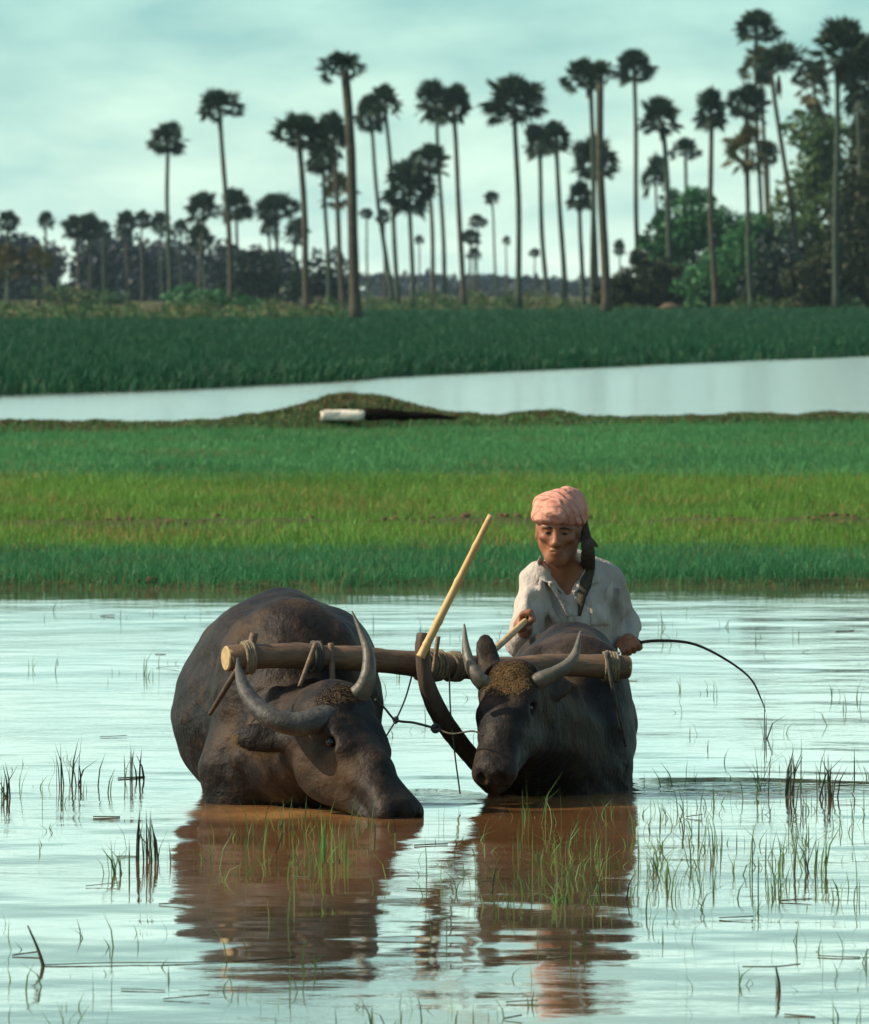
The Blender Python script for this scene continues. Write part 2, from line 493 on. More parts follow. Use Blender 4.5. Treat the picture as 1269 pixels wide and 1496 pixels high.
class SDF:
    def __init__(s, lo, hi, h):
        s.lo = np.asarray(lo, float); s.h = h
        s.n = np.ceil((np.asarray(hi) - s.lo) / h).astype(int) + 1
        s.F = np.full(s.n, 9.0, dtype=np.float32)

    def box(s, lo, hi, m):
        a = np.clip(np.floor((np.asarray(lo) - m - s.lo) / s.h).astype(int), 0, s.n)
        b = np.clip(np.ceil((np.asarray(hi) + m - s.lo) / s.h).astype(int) + 1, 0, s.n)
        if (b <= a).any(): return None, None
        sl = tuple(slice(i, j) for i, j in zip(a, b))
        ax = [s.lo[i] + s.h * np.arange(a[i], b[i]) for i in range(3)]
        return sl, np.stack(np.meshgrid(*ax, indexing='ij'), -1).astype(np.float32)

    def comb(s, sl, d, k, sub):
        A = s.F[sl]
        if sub:
            d = -d
            hh = np.maximum(k - np.abs(A - d), 0) / k
            s.F[sl] = np.maximum(A, d) + hh * hh * k * .25
        else:
            hh = np.maximum(k - np.abs(A - d), 0) / k
            s.F[sl] = np.minimum(A, d) - hh * hh * k * .25

    def cone(s, a, b, r1, r2, k=.05, sub=False):
        a = np.asarray(a, float); b = np.asarray(b, float); rm = max(r1, r2)
        sl, p = s.box(np.minimum(a, b) - rm, np.maximum(a, b) + rm, k + s.h * 3)
        if sl is None: return
        ab = b - a; L2 = ab.dot(ab)
        t_ = np.clip(((p - a) @ ab.astype(np.float32)) / L2, 0, 1)
        d = np.linalg.norm(p - a - t_[..., None] * ab, axis=-1) - (r1 + (r2 - r1) * t_)
        s.comb(sl, d, k, sub)

    def chain(s, pts, rads, k=.05, sub=False):
        for i in range(len(pts) - 1): s.cone(pts[i], pts[i + 1], rads[i], rads[i + 1], k, sub)

    def ell(s, c, r, k=.05, rot=None, sub=False):
        c = np.asarray(c, float); r = np.asarray(r, float); rm = r.max()
        e = np.full(3, rm) if rot is not None else r
        sl, p = s.box(c - e, c + e, k + s.h * 3)
        if sl is None: return
        q = p - c.astype(np.float32)
        if rot is not None: q = q @ np.asarray(rot, dtype=np.float32)      # columns are the axes
        k0 = np.linalg.norm(q / r, axis=-1); k1 = np.linalg.norm(q / (r * r), axis=-1) + 1e-9
        s.comb(sl, np.where(k0 < .05, -r.min(), k0 * (k0 - 1) / k1), k, sub)

    def warp(s, fn):
        ax = [s.lo[i] + s.h * np.arange(s.n[i]) for i in range(3)]
        g = np.meshgrid(*ax, indexing='ij')
        m = np.abs(s.F) < .06
        s.F[m] += fn(g[0][m], g[1][m], g[2][m])

    def nets(s, relax=1):
        F = s.F; ins = F < 0
        nx, ny, nz_ = F.shape
        cnt = np.zeros((nx - 1, ny - 1, nz_ - 1), np.int8)
        offs = [(i, j, k) for i in (0, 1) for j in (0, 1) for k in (0, 1)]
        for o in offs: cnt += ins[o[0]:nx - 1 + o[0], o[1]:ny - 1 + o[1], o[2]:nz_ - 1 + o[2]]
        act = (cnt > 0) & (cnt < 8)
        idx = np.argwhere(act)
        cid = np.full(act.shape, -1, np.int64); cid[act] = np.arange(len(idx))
        cv = np.stack([F[idx[:, 0] + o[0], idx[:, 1] + o[1], idx[:, 2] + o[2]] for o in offs], 1)
        acc = np.zeros((len(idx), 3)); num = np.zeros(len(idx))
        for a in range(8):
            for b in range(a + 1, 8):
                oa, ob = np.array(offs[a]), np.array(offs[b])
                if np.abs(oa - ob).sum() != 1: continue
                va, vb = cv[:, a], cv[:, b]
                cr_ = (va < 0) != (vb < 0)
                tt = np.where(cr_, va / np.where(cr_, va - vb, 1), 0)
                acc += np.where(cr_[:, None], oa + (ob - oa) * tt[:, None], 0); num += cr_
        V = s.lo + (idx + acc / num[:, None]) * s.h
        Q = []
        for ax in range(3):
            sa = [slice(None)] * 3; sb = [slice(None)] * 3
            sa[ax] = slice(0, -1); sb[ax] = slice(1, None)
            A, B = ins[tuple(sa)], ins[tuple(sb)]
            e = np.argwhere(A != B); u, v = [(1, 2), (2, 0), (0, 1)][ax]
            ok = (e[:, u] > 0) & (e[:, v] > 0) & (e[:, u] < F.shape[u] - 1) & (e[:, v] < F.shape[v] - 1)
            e = e[ok]
            du = np.zeros(3, int); du[u] = 1; dv = np.zeros(3, int); dv[v] = 1
            c = [cid[tuple((e - du - dv).T)], cid[tuple((e - dv).T)], cid[tuple(e.T)], cid[tuple((e - du).T)]]
            q = np.stack(c, 1)
            flip = ~A[tuple(e.T)]
            q[flip] = q[flip][:, ::-1]
            Q.append(q)
        Q = np.concatenate(Q); Q = Q[(Q >= 0).all(1)]
        for _ in range(relax):                       # gentle smoothing
            acc = np.zeros_like(V); num = np.zeros(len(V))
            for i in range(4):
                for j in ((i + 1) % 4,):
                    np.add.at(acc, Q[:, i], V[Q[:, j]]); np.add.at(num, Q[:, i], 1)
                    np.add.at(acc, Q[:, j], V[Q[:, i]]); np.add.at(num, Q[:, j], 1)
            V = V * .5 + .5 * acc / np.maximum(num, 1)[:, None]
        return V, Q


def nrm(v): v = np.asarray(v, float); return v / np.linalg.norm(v)


def frame(fwd, up):
    f = nrm(fwd); u = np.asarray(up, float); u = nrm(u - f * u.dot(f)); s_ = np.cross(f, u)
    return f, u, s_


# ------------------------------------------------------------------ water buffaloes
t = NT("buffalo_hide")
geo = t.n('ShaderNodeNewGeometry'); pos = geo.outputs['Position']
n1 = t.noise(3.2, 5, .6, pos); n2 = t.noise(60, 3, .6, pos, (1, 1, .5)); n3 = t.noise(14, 5, .6, pos)
c = t.ramp(n1, [(.38, (.0045, .0036, .0032)), (.52, (.011, .0075, .0055)), (.70, (.058, .034, .016))])
c = t.mix(t.math('MULTIPLY', t.ramp(n3, [(.5, (0, 0, 0)), (.75, (1, 1, 1))]), .35), c, (.085, .05, .024))
nb = t.bump(n3, .016); nb = t.bump(n2, .0025, prev=nb)
M_hide = t.set(color=c, rough=t.math('ADD', t.math('MULTIPLY', n1, .3), .46), spec=.20, normal=nb)
t = NT("horn")
nw = t.n('ShaderNodeTexNoise'); nw.inputs['Scale'].default_value = 40
c = t.ramp(t.noise(18, 4, .6), [(.3, (.022, .023, .023)), (.7, (.075, .072, .062))])
M_horn = t.set(color=c, rough=.58, spec=.3, normal=t.bump(t.noise(55, 3), .006))
M_horn_pale = simple("horn_pale", (.045, .043, .034), (.14, .125, .095), 16, .45, .003, 55)
M_eye = NT("eye_dark").set(color=(.006, .005, .005), rough=.22, spec=.4)
M_tanhair = simple("tan_hair", (.14, .085, .035), (.30, .19, .08), 40, .7)


def buffalo(base_px, base_Y, label, body_fn, poll, muzzle, face_up, horns, h=.0105, ear_tilt=(0, 0), hide=None, s=1.0,
            ears=None, wide=1.0):
    base = np.array([X_at(base_px, base_Y), base_Y, -.55])
    root = empty("water_buffalo", base); tag(root, label, "buffalo", "pair of yoked water buffaloes")
    lo, hi, fn = body_fn
    S = SDF(lo, hi, h)
    fn(S)
    f, u, sd_ = frame(np.asarray(muzzle) - np.asarray(poll), face_up)
    O = np.asarray(poll, float)
    L = np.linalg.norm(np.asarray(muzzle) - O) / .5

    def H(a, b, c): return O + (f * a + u * b + sd_ * c * wide) * L
    rot = np.stack([f, u, sd_], 1)

    def E(c, r, k=.04, sub=False, rot_=None): S.ell(H(*c), np.asarray(r) * np.array([1, 1, wide]) * L, k, rot if rot_ is None else rot_, sub)

    def C(a, b, r1, r2, k=.05, sub=False): S.cone(H(*a), H(*b), r1 * L, r2 * L, k, sub)
    E((.02, -.055, 0), (.075, .07, .105))
    C((.03, -.09, 0), (.27, -.075, 0), .10, .075, .06)
    C((.25, -.07, 0), (.45, -.07, 0), .062, .048, .05)
    for q in (-1, 1):
        E((.13, -.15, .045 * q), (.13, .115, .055), .06)
        C((.10, -.21, .045 * q), (.42, -.125, .028 * q), .05, .035, .05)
        C((.10, -.035, .085 * q), (.19, -.045, .082 * q), .034, .03, .04)
        E((.235, -.08, .066 * q), (.08, .03, .025), .03)
        C((.36, -.07, .04 * q), (.455, -.07, .052 * q), .04, .04, .03)
    E((.46, -.075, 0), (.048, .054, .070), .03)
    E((.44, -.125, 0), (.055, .03, .055), .03)
    for q in (-1, 1):
        E((.50, -.055, .042 * q), (.014, .018, .018), .012, True)
        E((.155, -.052, .112 * q), (.027, .02, .02), .015, True)
        C((.36, -.118, .075 * q), (.50, -.108, .035 * q), .006, .006, .008, True)
    for (rt, tp, wd) in (ears or []):
        rt, tp = np.asarray(rt), np.asarray(tp)
        mid = rt * .5 + tp * .5
        d = nrm(tp - rt); nrmv = nrm(np.cross(d, wd)); wv = np.cross(nrmv, d)
        rr = np.stack([d, wv, nrmv], 1); ln = np.linalg.norm(tp - rt)
        S.ell(mid, (ln * .55, ln * .26, .020), .02, rr)
        S.ell(mid + nrmv * .022 + d * ln * .05, (ln * .42, ln * .17, .014), .01, rr, True)
        S.cone(rt - d * .05, rt + d * .03, .035, .028, .03)
    S.warp(lambda x, y, z: .0022 * np.sin(x * 37 + 5 * np.sin(z * 9)) * np.sin(y * 23 + z * 31) + .003 * np.sin(z * 41 + x * 13 + 2 * np.sin(y * 7)) * np.sin(y * 11))
    V, Q = S.nets(1)
    body = mesh_np("body", V, [Q], hide or M_hide, root, True, base)
    for q in (-1, 1):
        mb = MB(); c = H(.155, -.05, .104 * q); r = .0155 * L
        mb.tube([c + sd_ * q * r * math.sin(a) for a in np.linspace(-1.5, 1.5, 9)], [max(.0005, r * math.cos(a)) for a in np.linspace(-1.5, 1.5, 9)], 12)
        mb.build("eye", M_eye, root, True, base)
    for pts, rad, mh in horns:
        path = smooth_path(pts, 90)
        rr = np.interp(np.linspace(0, 1, 90), np.linspace(0, 1, len(rad)), rad)
        rr = rr * (1 + .035 * np.abs(np.sin(np.arange(90) * .55 + .6 * np.sin(np.arange(90) * .21))) * np.linspace(1.3, .1, 90))
        mb = MB(); mb.tube(path, rr, 16, flat=.78)
        mb.build("horn", mh, root, True, base)
    return root, H, (V, Q), L


# left buffalo: broad body square to the camera, head swung down to the right, muzzle at the water
def body_left(S):
    q = lambda px, Y, z: np.array([X_at(px, Y), Y, z])
    S.ell(q(404, 31.25, .28), (.325, .72, .375), .1)                      # barrel
    S.ell(q(399, 31.0, .26), (.330, .45, .29), .1)
    S.ell(q(405, 31.9, .28), (.30, .36, .34), .1)                        # rump
    S.ell(q(425, 30.55, .27), (.255, .32, .385), .1)                     # shoulders
    S.cone(q(427, 30.55, .50), q(415, 31.1, .57), .13, .095, .12)        # withers
    for px in (364, 476): S.ell(q(px, 30.95, .47), (.15, .36, .16), .06)
    S.ell(q(496, 30.9, .29), (.13, .34, .25), .08)
    for k_ in range(4): S.chain([P(400 - 10 * k_, 1010 + 14 * k_, 30.16 + .05 * k_), P(392 - 13 * k_, 1065 + 14 * k_, 30.05 + .07 * k_), P(412 - 16 * k_, 1120 + 12 * k_, 30.1 + .07 * k_)], [.012, .022, .012], .03)
    S.cone(q(415, 31.0, .575), q(408, 31.9, .565), .065, .05, .08)         # spine
    for px, zz in ((356, .545), (466, .545)): S.ell(q(px, 31.7, zz), (.055, .12, .065), .06)   # hip bones
    for px in (354, 492): S.ell(q(px, 30.52, .33), (.085, .17, .26), .06)  # shoulder blades
    S.ell(q(405, 30.48, .06), (.19, .16, .20), .1)                       # brisket
    for px, Y in ((344, 30.42), (474, 30.5)): S.chain([q(px, Y, .12), q(px, Y - .03, -.18), q(px, Y, -.56)], [.125, .075, .05], .06)
    for px in (352, 455):
        S.chain([q(px, 31.95, .2), q(px, 31.85, -.1), q(px, 32.05, -.28), q(px, 31.97, -.56)], [.17, .1, .065, .05], .06)
    S.chain([q(408, 32.2, .5), q(405, 32.3, .2), q(402, 32.3, -.15)], [.035, .025, .02], .03)   # tail
    S.chain([q(436, 30.55, .20), q(456, 30.2, .20), P(487, 1052, 29.92)], [.22, .185, .135], .07)   # neck
    S.chain([q(425, 30.35, .14), P(455, 1095, 29.95)], [.14, .10], .08)  # throat
    S.ell(P(405, 1085, 30.08), (.05, .07, .10), .05)


poll = P(497, 1022, 29.83); muz = P(607, 1176, 29.5)
horns_l = [([P(510, 1034, 29.90), P(486, 1042, 29.80), P(462, 1052, 29.735), P(430, 1058, 29.69), P(390, 1045, 29.7), P(362, 1015, 29.78), P(350, 985, 29.86), P(347, 962, 29.92)],
            [.048, .050, .051, .049, .042, .030, .017, .004], M_horn),
           ([P(506, 1030, 29.90), P(520, 1018, 29.87), P(531, 1006, 29.86), P(538, 985, 29.86), P(538, 955, 29.9), P(528, 925, 29.93), P(514, 893, 29.96)],
            [.042, .041, .037, .030, .023, .014, .003], M_horn_pale)]
ears_l = [(P(432, 1078, 29.90), P(340, 1078, 29.92), (0, .4, 1.)), (P(532, 1040, 29.95), P(548, 1058, 30.1), (0, .5, 1.))]
buf_l, H_l, mesh_l, L_l = buffalo(415, 31.2, "broad dark water buffalo with lowered head, its muzzle at the water, beside the upright pole",
    ((-.98, 29.3, -.6), (.05, 32.45, .86), body_left), poll, muz, (.55, -.55, .62), horns_l, ears=ears_l)


# right buffalo: smaller, head towards the camera
def body_right(S):
    q = lambda px, Y, z: np.array([X_at(px, Y), Y, z])
    S.ell(q(825, 31.9, .16), (.245, .70, .34), .1)
    S.ell(q(828, 32.5, .18), (.23, .34, .31), .1)
    S.ell(q(832, 31.25, .17), (.215, .32, .33), .1)
    S.cone(q(845, 31.2, .385), q(840, 31.9, .42), .11, .09, .12)
    S.cone(q(840, 31.9, .43), q(834, 32.6, .41), .07, .06, .1)
    for px in (778, 884): S.ell(q(px, 31.2, .24), (.07, .18, .24), .06)
    for px in (785, 868): S.ell(q(px, 32.4, .40), (.055, .1, .06), .08)
    S.ell(q(808, 31.02, .02), (.17, .17, .20), .1)
    for px, Y in ((768, 31.15), (868, 31.2)): S.chain([q(px, Y, .08), q(px, Y - .03, -.2), q(px, Y, -.56)], [.11, .07, .047], .06)
    for px in (778, 868):
        S.chain([q(px, 32.6, .15), q(px, 32.5, -.12), q(px, 32.7, -.28), q(px, 32.62, -.56)], [.15, .09, .06, .047], .06)
    S.chain([q(825, 32.85, .4), q(823, 32.92, .1), q(822, 32.92, -.2)], [.03, .022, .018], .03)
    S.chain([q(822, 31.2, .18), q(797, 30.9, .20), P(756, 1015, 30.52)], [.18, .155, .105], .07)
    S.chain([q(810, 31.1, .08), P(765, 1075, 30.55)], [.13, .085], .08)
    for k_, (px, py) in enumerate(((815, 1040), (800, 1075), (838, 1055))):       # throat folds
        S.chain([P(px, py - 45, 30.85), P(px - 12, py, 30.8), P(px - 40, py + 38, 30.8)], [.02, .03, .02], .05)


poll2 = P(744, 975, 30.42); muz2 = P(713, 1120, 30.06)
horns_r = [([P(740, 1002, 30.46), P(722, 1002, 30.41), P(705, 997, 30.38), P(690, 978, 30.4), P(681, 950, 30.44), P(678, 912, 30.5)], [.034, .035, .034, .028, .019, .004], M_horn_pale),
           ([P(748, 1002, 30.46), P(768, 1002, 30.42), P(792, 992, 30.40), P(818, 980, 30.42), P(838, 960, 30.46), P(848, 922, 30.52)], [.034, .036, .035, .030, .021, .004], M_horn_pale)]
ears_r = [(P(716, 985, 30.5), P(708, 930, 30.6), (1, .4, 0.)), (P(782, 1005, 30.5), P(832, 1003, 30.62), (0, .5, 1.))]
buf_r, H_r, mesh_r, L_r = buffalo(826, 31.9, "smaller water buffalo facing forward with tan forehead hair, in front of the person",
    ((-.05, 29.85, -.6), (.85, 33.05, .72), body_right), poll2, muz2, (-.22, -.85, .5), horns_r, ears=ears_r, wide=.76)
# forehead hair: short strands lying on the forehead
def hair_patch(name, root, H, mesh, n, ca, cc, ra, rc, mat, ln=.04):
    bv = BVHTree.FromPolygons([Vector(v) for v in mesh[0]], [tuple(map(int, f)) for f in mesh[1]])
    mb = MB(); vs, ts = [], []
    fw, sdv, dn = nrm(H(1, 0, 0) - H(0, 0, 0)), nrm(H(0, 0, 1) - H(0, 0, 0)), nrm(H(0, -1, 0) - H(0, 0, 0))
    for i in range(n):
        a, c_ = ca + random.uniform(-1, 1) * ra, cc + random.uniform(-1, 1) * rc
        if ((a - ca) / ra) ** 2 + ((c_ - cc) / rc) ** 2 > random.uniform(.3, 1.1): continue
        hit = bv.ray_cast(Vector(H(a, .25, c_)), Vector(dn))
        if hit[0] is None: continue
        p = np.array(hit[0]); n_ = np.array(hit[1])
        d = nrm(fw + n_ * random.uniform(.2, .6) + sdv * random.gauss(0, .4)) * random.uniform(.6, 1.25) * ln
        s_ = nrm(np.cross(d, n_)) * .0022
        b = len(vs); vs += [p - s_ - n_ * .002, p + s_ - n_ * .002, p + d]; ts.append((b, b + 1, b + 2))
    mb.add(vs, ts)
    mb.build(name, mat, root, False, root.location)


hair_patch("forelock", buf_r, H_r, mesh_r, 11000, .03, 0, .12, .14, M_tanhair, .015)
M_brownhair = simple("brown_hair", (.05, .032, .016), (.14, .09, .04), 40, .7)
mb = MB(); vs, ts = [], []
for i in range(260):                                   # pale fringe along the lower rim of the near ear
    u_ = random.random(); p = ears_l[0][0] * (1 - u_) + ears_l[0][1] * u_ + np.array([0, -.012, -.035 * math.sin(math.pi * min(1, u_ * 1.1)) + random.uniform(-.012, .012)])
    d = nrm(np.array([-.35 + random.gauss(0, .25), -.2, -1])) * random.uniform(.015, .035); b = len(vs)
    vs += [p - [.002, 0, 0], p + [.002, 0, 0], p + d]; ts.append((b, b + 1, b + 2))
mb.add(vs, ts); mb.build("ear_fringe", M_tanhair, buf_l, False, buf_l.location)
hair_patch("forelock", buf_l, H_l, mesh_l, 1500, -.015, .01, .06, .09, M_brownhair, .02)

# ------------------------------------------------------------------ yoke, plough, pole, ropes
t = NT("yoke_wood")
n1 = t.noise(6, 5, .6, stretch=(.5, 4, 4)); n2 = t.noise(40, 4, .6, stretch=(.15, 2, 2))
c = t.ramp(n1, [(.3, (.065, .038, .02)), (.7, (.22, .13, .062))]); c = t.mix(t.math('MULTIPLY', n2, .5), c, (.06, .035, .02))
M_yoke = t.set(color=c, rough=.6, normal=t.bump(n2, .006))
M_cut = simple("cut_wood", (.30, .21, .10), (.46, .34, .18), 40, .7)
M_dark = simple("weathered_dark_wood", (.035, .025, .018), (.09, .06, .04), 14, .6, .008, 50, (1, 1, .25))
M_bamboo = simple("bamboo", (.36, .22, .08), (.55, .38, .16), 10, .45, .003, 40, (1, 1, .2))
M_rope = simple("rope", (.10, .085, .055), (.24, .19, .12), 60, .9, .004, 120)
M_rope_d = simple("dark_rope", (.04, .04, .035), (.09, .085, .07), 60, .9)
M_switch = simple("dark_cane", (.015, .013, .010), (.04, .03, .02), 30, .5)

yk = smooth_path([P(331, 962, 30.12), P(420, 958, 30.2), P(520, 962, 30.3), P(620, 971, 30.42), P(720, 976, 30.66), P(820, 972, 30.8), P(917, 975, 30.86)], 60)
yc = yk[30]
yoke = empty("yoke", yc); tag(yoke, "long round wooden yoke log lying across both buffaloes' necks", "yoke")
rad = .041 * (1 + .05 * np.sin(np.arange(60) * .7) + .04 * np.sin(np.arange(60) * .23 + 1)) * np.interp(np.arange(60), [0, 12, 59], [.98, 1.02, .92])
mb = MB(); mb.tube(yk, rad, 20, wob=.02, cap=False); mb.build("log", M_yoke, yoke, True, yc)
for end, nx_ in ((0, 1), (59, 58)):
    d = nrm(yk[end] - yk[nx_]); mb = MB()
    mb.tube([yk[end] - d * .01, yk[end] + d * .002, yk[end] + d * .006], [rad[end] * 1.0, rad[end] * .99, rad[end] * .9], 20, wob=.02)
    mb.build("cut_end", M_cut, yoke, False, yc)


def stick(name, pts, rads, mat, parent, base, seg=10, n=16, w_=.03):
    p = smooth_path(pts, n) if len(pts) > 2 else np.linspace(pts[0], pts[1], n)
    rr = np.interp(np.linspace(0, 1, n), np.linspace(0, 1, len(rads)), rads)
    mb = MB(); mb.tube(p, rr, seg, wob=w_); return mb.build(name, mat, parent, True, base)


# pegs through the yoke and the bent bows round the necks
stick("yoke_peg", [P(371, 926, 30.16), P(356, 985, 30.12)], [.014, .012], M_yoke, yoke, yc)
stick("yoke_peg", [P(350, 972, 30.08), P(330, 1005, 30.12), P(306, 1044, 30.2)], [.009, .010, .006], M_dark, yoke, yc)
stick("yoke_peg", [P(461, 940, 30.17), P(437, 1003, 30.1)], [.009, .007], M_yoke, yoke, yc)
stick("yoke_peg", [P(483, 940, 30.24), P(486, 1002, 30.2)], [.010, .009], M_yoke, yoke, yc)
stick("yoke_peg", [P(640, 930, 30.38), P(632, 985, 30.36)], [.008, .007], M_yoke, yoke, yc)
stick("yoke_peg", [P(886, 952, 30.80), P(896, 1010, 30.80), P(914, 1090, 30.98)], [.008, .007, .005], M_rope_d, yoke, yc)


def loops(name, i0, turns, width, parent, base, mat=M_rope, r=.006, extra=.006):
    a = np.linspace(0, turns * 2 * math.pi, turns * 18)
    i = i0 + np.linspace(-.5, .5, len(a)) * width
    c = np.stack([np.interp(i, np.arange(60), yk[:, j]) for j in range(3)], 1)
    tn = nrm(yk[min(59, int(i0) + 1)] - yk[int(i0)]); u = nrm(np.cross(tn, [0, 1, 0])); v_ = np.cross(tn, u)
    rr = np.interp(i0, np.arange(60), rad) + extra
    pts = c + (np.cos(a)[:, None] * u + np.sin(a)[:, None] * v_) * (rr + rng.uniform(-.002, .003, (len(a), 1)))
    mb = MB(); mb.tube(pts, r, 6); return mb.build(name, mat, parent, True, base)


loops("rope_binding", 3.4, 4, 1.6, yoke, yc, M_rope)
loops("rope_binding", 13.9, 3, 1.3, yoke, yc, M_rope_d)
loops("rope_binding", 30.2, 6, 3.0, yoke, yc, M_rope)
loops("rope_binding", 33.6, 4, 1.6, yoke, yc, M_rope)
loops("rope_binding", 56.4, 5, 2.2, yoke, yc, M_rope)

# plough: dark curved beam hooked over the yoke, running back and down into the water; pale handle up to the hand
pb = P(712, 1135, 31.05); pb[2] = -.1
plough = empty("plough", pb); tag(plough, "plough with dark curved beam hooked on the yoke and pale straight handle", "plough")
bp = smooth_path([P(619, 926, 30.3), P(617, 955, 30.29), P(621, 990, 30.3), P(636, 1032, 30.36), P(660, 1071, 30.5), P(692, 1110, 30.7), P(716, 1140, 30.95), P(745, 1190, 31.3)], 40)
mb = MB(); mb.tube(bp, np.interp(np.linspace(0, 1, 40), [0, .08, .2, .45, .7, 1], [.030, .032, .029, .041, .036, .033]), 14, flat=.8, wob=.03)
mb.build("beam", M_dark, plough, True, pb)
stick("handle", [P(776, 899, 32.72), P(724, 947, 31.74), P(678, 981, 30.72)], [.011, .012, .012], M_bamboo, plough, pb)
stick("share", [P(745, 1190, 31.3), np.array([.35, 31.9, -.45])], [.04, .07], M_dark, plough, pb)
# bamboo pole lashed upright
pl = smooth_path([P(614, 960, 30.23), P(632, 924, 30.23), P(676, 836, 30.22), P(717, 753, 30.2)], 40)
rr = np.interp(np.linspace(0, 1, 40), [0, .5, .97, 1], [.0145, .013, .0105, .0105]) + .0018 * (np.arange(40) % 8 == 0)
mb = MB(); mb.tube(pl, rr, 12); tag(mb.build("bamboo_pole", M_bamboo), "slim pale bamboo pole slanting up from the middle of the yoke", "pole")


def rope(pts, r, mat, label, n=30, knots=()):
    mb = MB(); mb.tube(smooth_path(pts, n), r, 6)
    for c, kr in knots:
        for a in range(3):
            ax = nrm(rng.normal(0, 1, 3)); u = nrm(np.cross(ax, [0.3, 1, .2])); v_ = np.cross(ax, u)
            th = np.linspace(0, 2 * math.pi, 12)
            mb.tube(c + (np.cos(th)[:, None] * u + np.sin(th)[:, None] * v_) * kr, r * 1.4, 6, cap=False)
    o = mb.build("rope", mat); return tag(o, label, "rope", "ropes of the yoke and plough")


k1, k2 = P(578, 1052, 30.2), P(636, 1064, 30.3)
rope([P(548, 1022, 30.12), P(562, 1035, 30.15), k1, P(605, 1056, 30.25), k2], .0042, M_rope_d, "dark rope from left buffalo's neck to a knot on the curved beam", 30, ((k2, .012),))
rope([P(602, 985, 30.4), P(592, 1020, 30.3), k1, P(566, 1072, 30.1), P(556, 1090, 30.0)], .0028, M_rope_d, "thin rope hanging knotted from the yoke beside left buffalo's face", 30, ((k1, .010),))
rope([P(656, 984, 30.45), P(658, 1040, 30.42), P(664, 1100, 30.42), P(672, 1160, 30.4)], .0026, M_rope, "thin pale rope hanging straight from the yoke down to the water", 24)
rope([k2, P(660, 1072, 30.2), P(690, 1068, 30.12), P(706, 1075, 30.1)], .003, M_rope_d, "short dark rope from the curved beam to the right buffalo's face", 20)

# ------------------------------------------------------------------ the person
t = NT("skin")
n1 = t.noise(14, 4)
M_skin = t.set(color=t.ramp(n1, [(.3, (.17, .062, .028)), (.7, (.30, .12, .055))]), rough=.5, spec=.35, sub=.0)
t = NT("shirt_cloth")
geo = t.n('ShaderNodeNewGeometry'); pos = geo.outputs['Position']
n1 = t.noise(5, 4, .6, pos); n2 = t.noise(26, 4, .6, pos, (1, 1, .45)); n3 = t.noise(240, 2, .5, pos)
c = t.ramp(n1, [(.3, (.30, .265, .235)), (.7, (.50, .45, .39))])
M_shirt = t.set(color=c, rough=.9, spec=.15, normal=t.bump(n3, .001, prev=t.bump(n2, .016)))
t = NT("pink_checked_cloth")
geo = t.n('ShaderNodeNewGeometry'); pos = geo.outputs['Position']
ch = t.n('ShaderNodeTexChecker'); ch.inputs['Scale'].default_value = 95; t.l(pos, ch.inputs['Vector'])
n1 = t.noise(20, 4, .6, pos)
c = t.ramp(n1, [(.3, (.50, .20, .14)), (.7, (.64, .31, .23))]); c = t.mix(t.math('MULTIPLY', ch.outputs['Fac'], .18), c, (.68, .42, .34))
fold = t.n('ShaderNodeTexWave', bands_direction='DIAGONAL'); fold.inputs['Scale'].default_value = 11; fold.inputs['Distortion'].default_value = 7; fold.inputs['Detail'].default_value = 2; t.l(pos, fold.inputs['Vector'])
c = t.mix(t.math('MULTIPLY', fold.outputs['Fac'], .14), c, (.72, .42, .33))
M_turban = t.set(color=c, rough=.9, spec=.1, normal=t.bump(fold.outputs['Fac'], .008, prev=t.bump(t.noise(38, 3, .5, pos, (1, 1, 2.2)), .004)))
M_scarf = simple("dark_scarf_cloth", (.028, .025, .018), (.075, .06, .038), 30, .9, .006, 60)
M_trouser = simple("dark_trousers_cloth", (.02, .02, .022), (.05, .048, .045), 20, .9, .006, 60)
M_seam = simple("shirt_seam_cloth", (.34, .30, .26), (.50, .46, .40), 30, .9, .003, 80)
M_hair = simple("black_hair", (.01, .009, .008), (.03, .026, .022), 60, .5)

base_p = np.array([X_at(842, 33.2), 33.2, -.55])
man = empty("person", base_p)
tag(man, "person in pale open-necked shirt and pink head wrap, behind the right buffalo", "person")
Hc = P(816, 775, 32.92)
hf, hu, hs = frame((-.12, -.97, -.09), (.03, -.1, 1))
hrot = np.stack([hs, hu, hf], 1)
sgn = 1 if hs[0] > 0 else -1


def HP(s_, u_, f_): return Hc + hs * s_ * sgn + hu * u_ + hf * f_


neck0 = P(832, 846, 33.02)
shL, shR = P(785, 848, 33.0), P(886, 850, 33.08)
chest = P(838, 895, 33.08); pelvis = np.array([X_at(845, 33.22), 33.22, .14])
elL, wrL = P(762, 940, 32.86), P(767, 917, 32.66)
haL = P(768, 910, 32.58)
elR, wrR = P(914, 912, 33.26), P(918, 938, 33.06)
haR = P(917, 946, 32.99)
S = SDF((.18, 32.42, -.62), (.82, 33.62, 1.0), .0055)
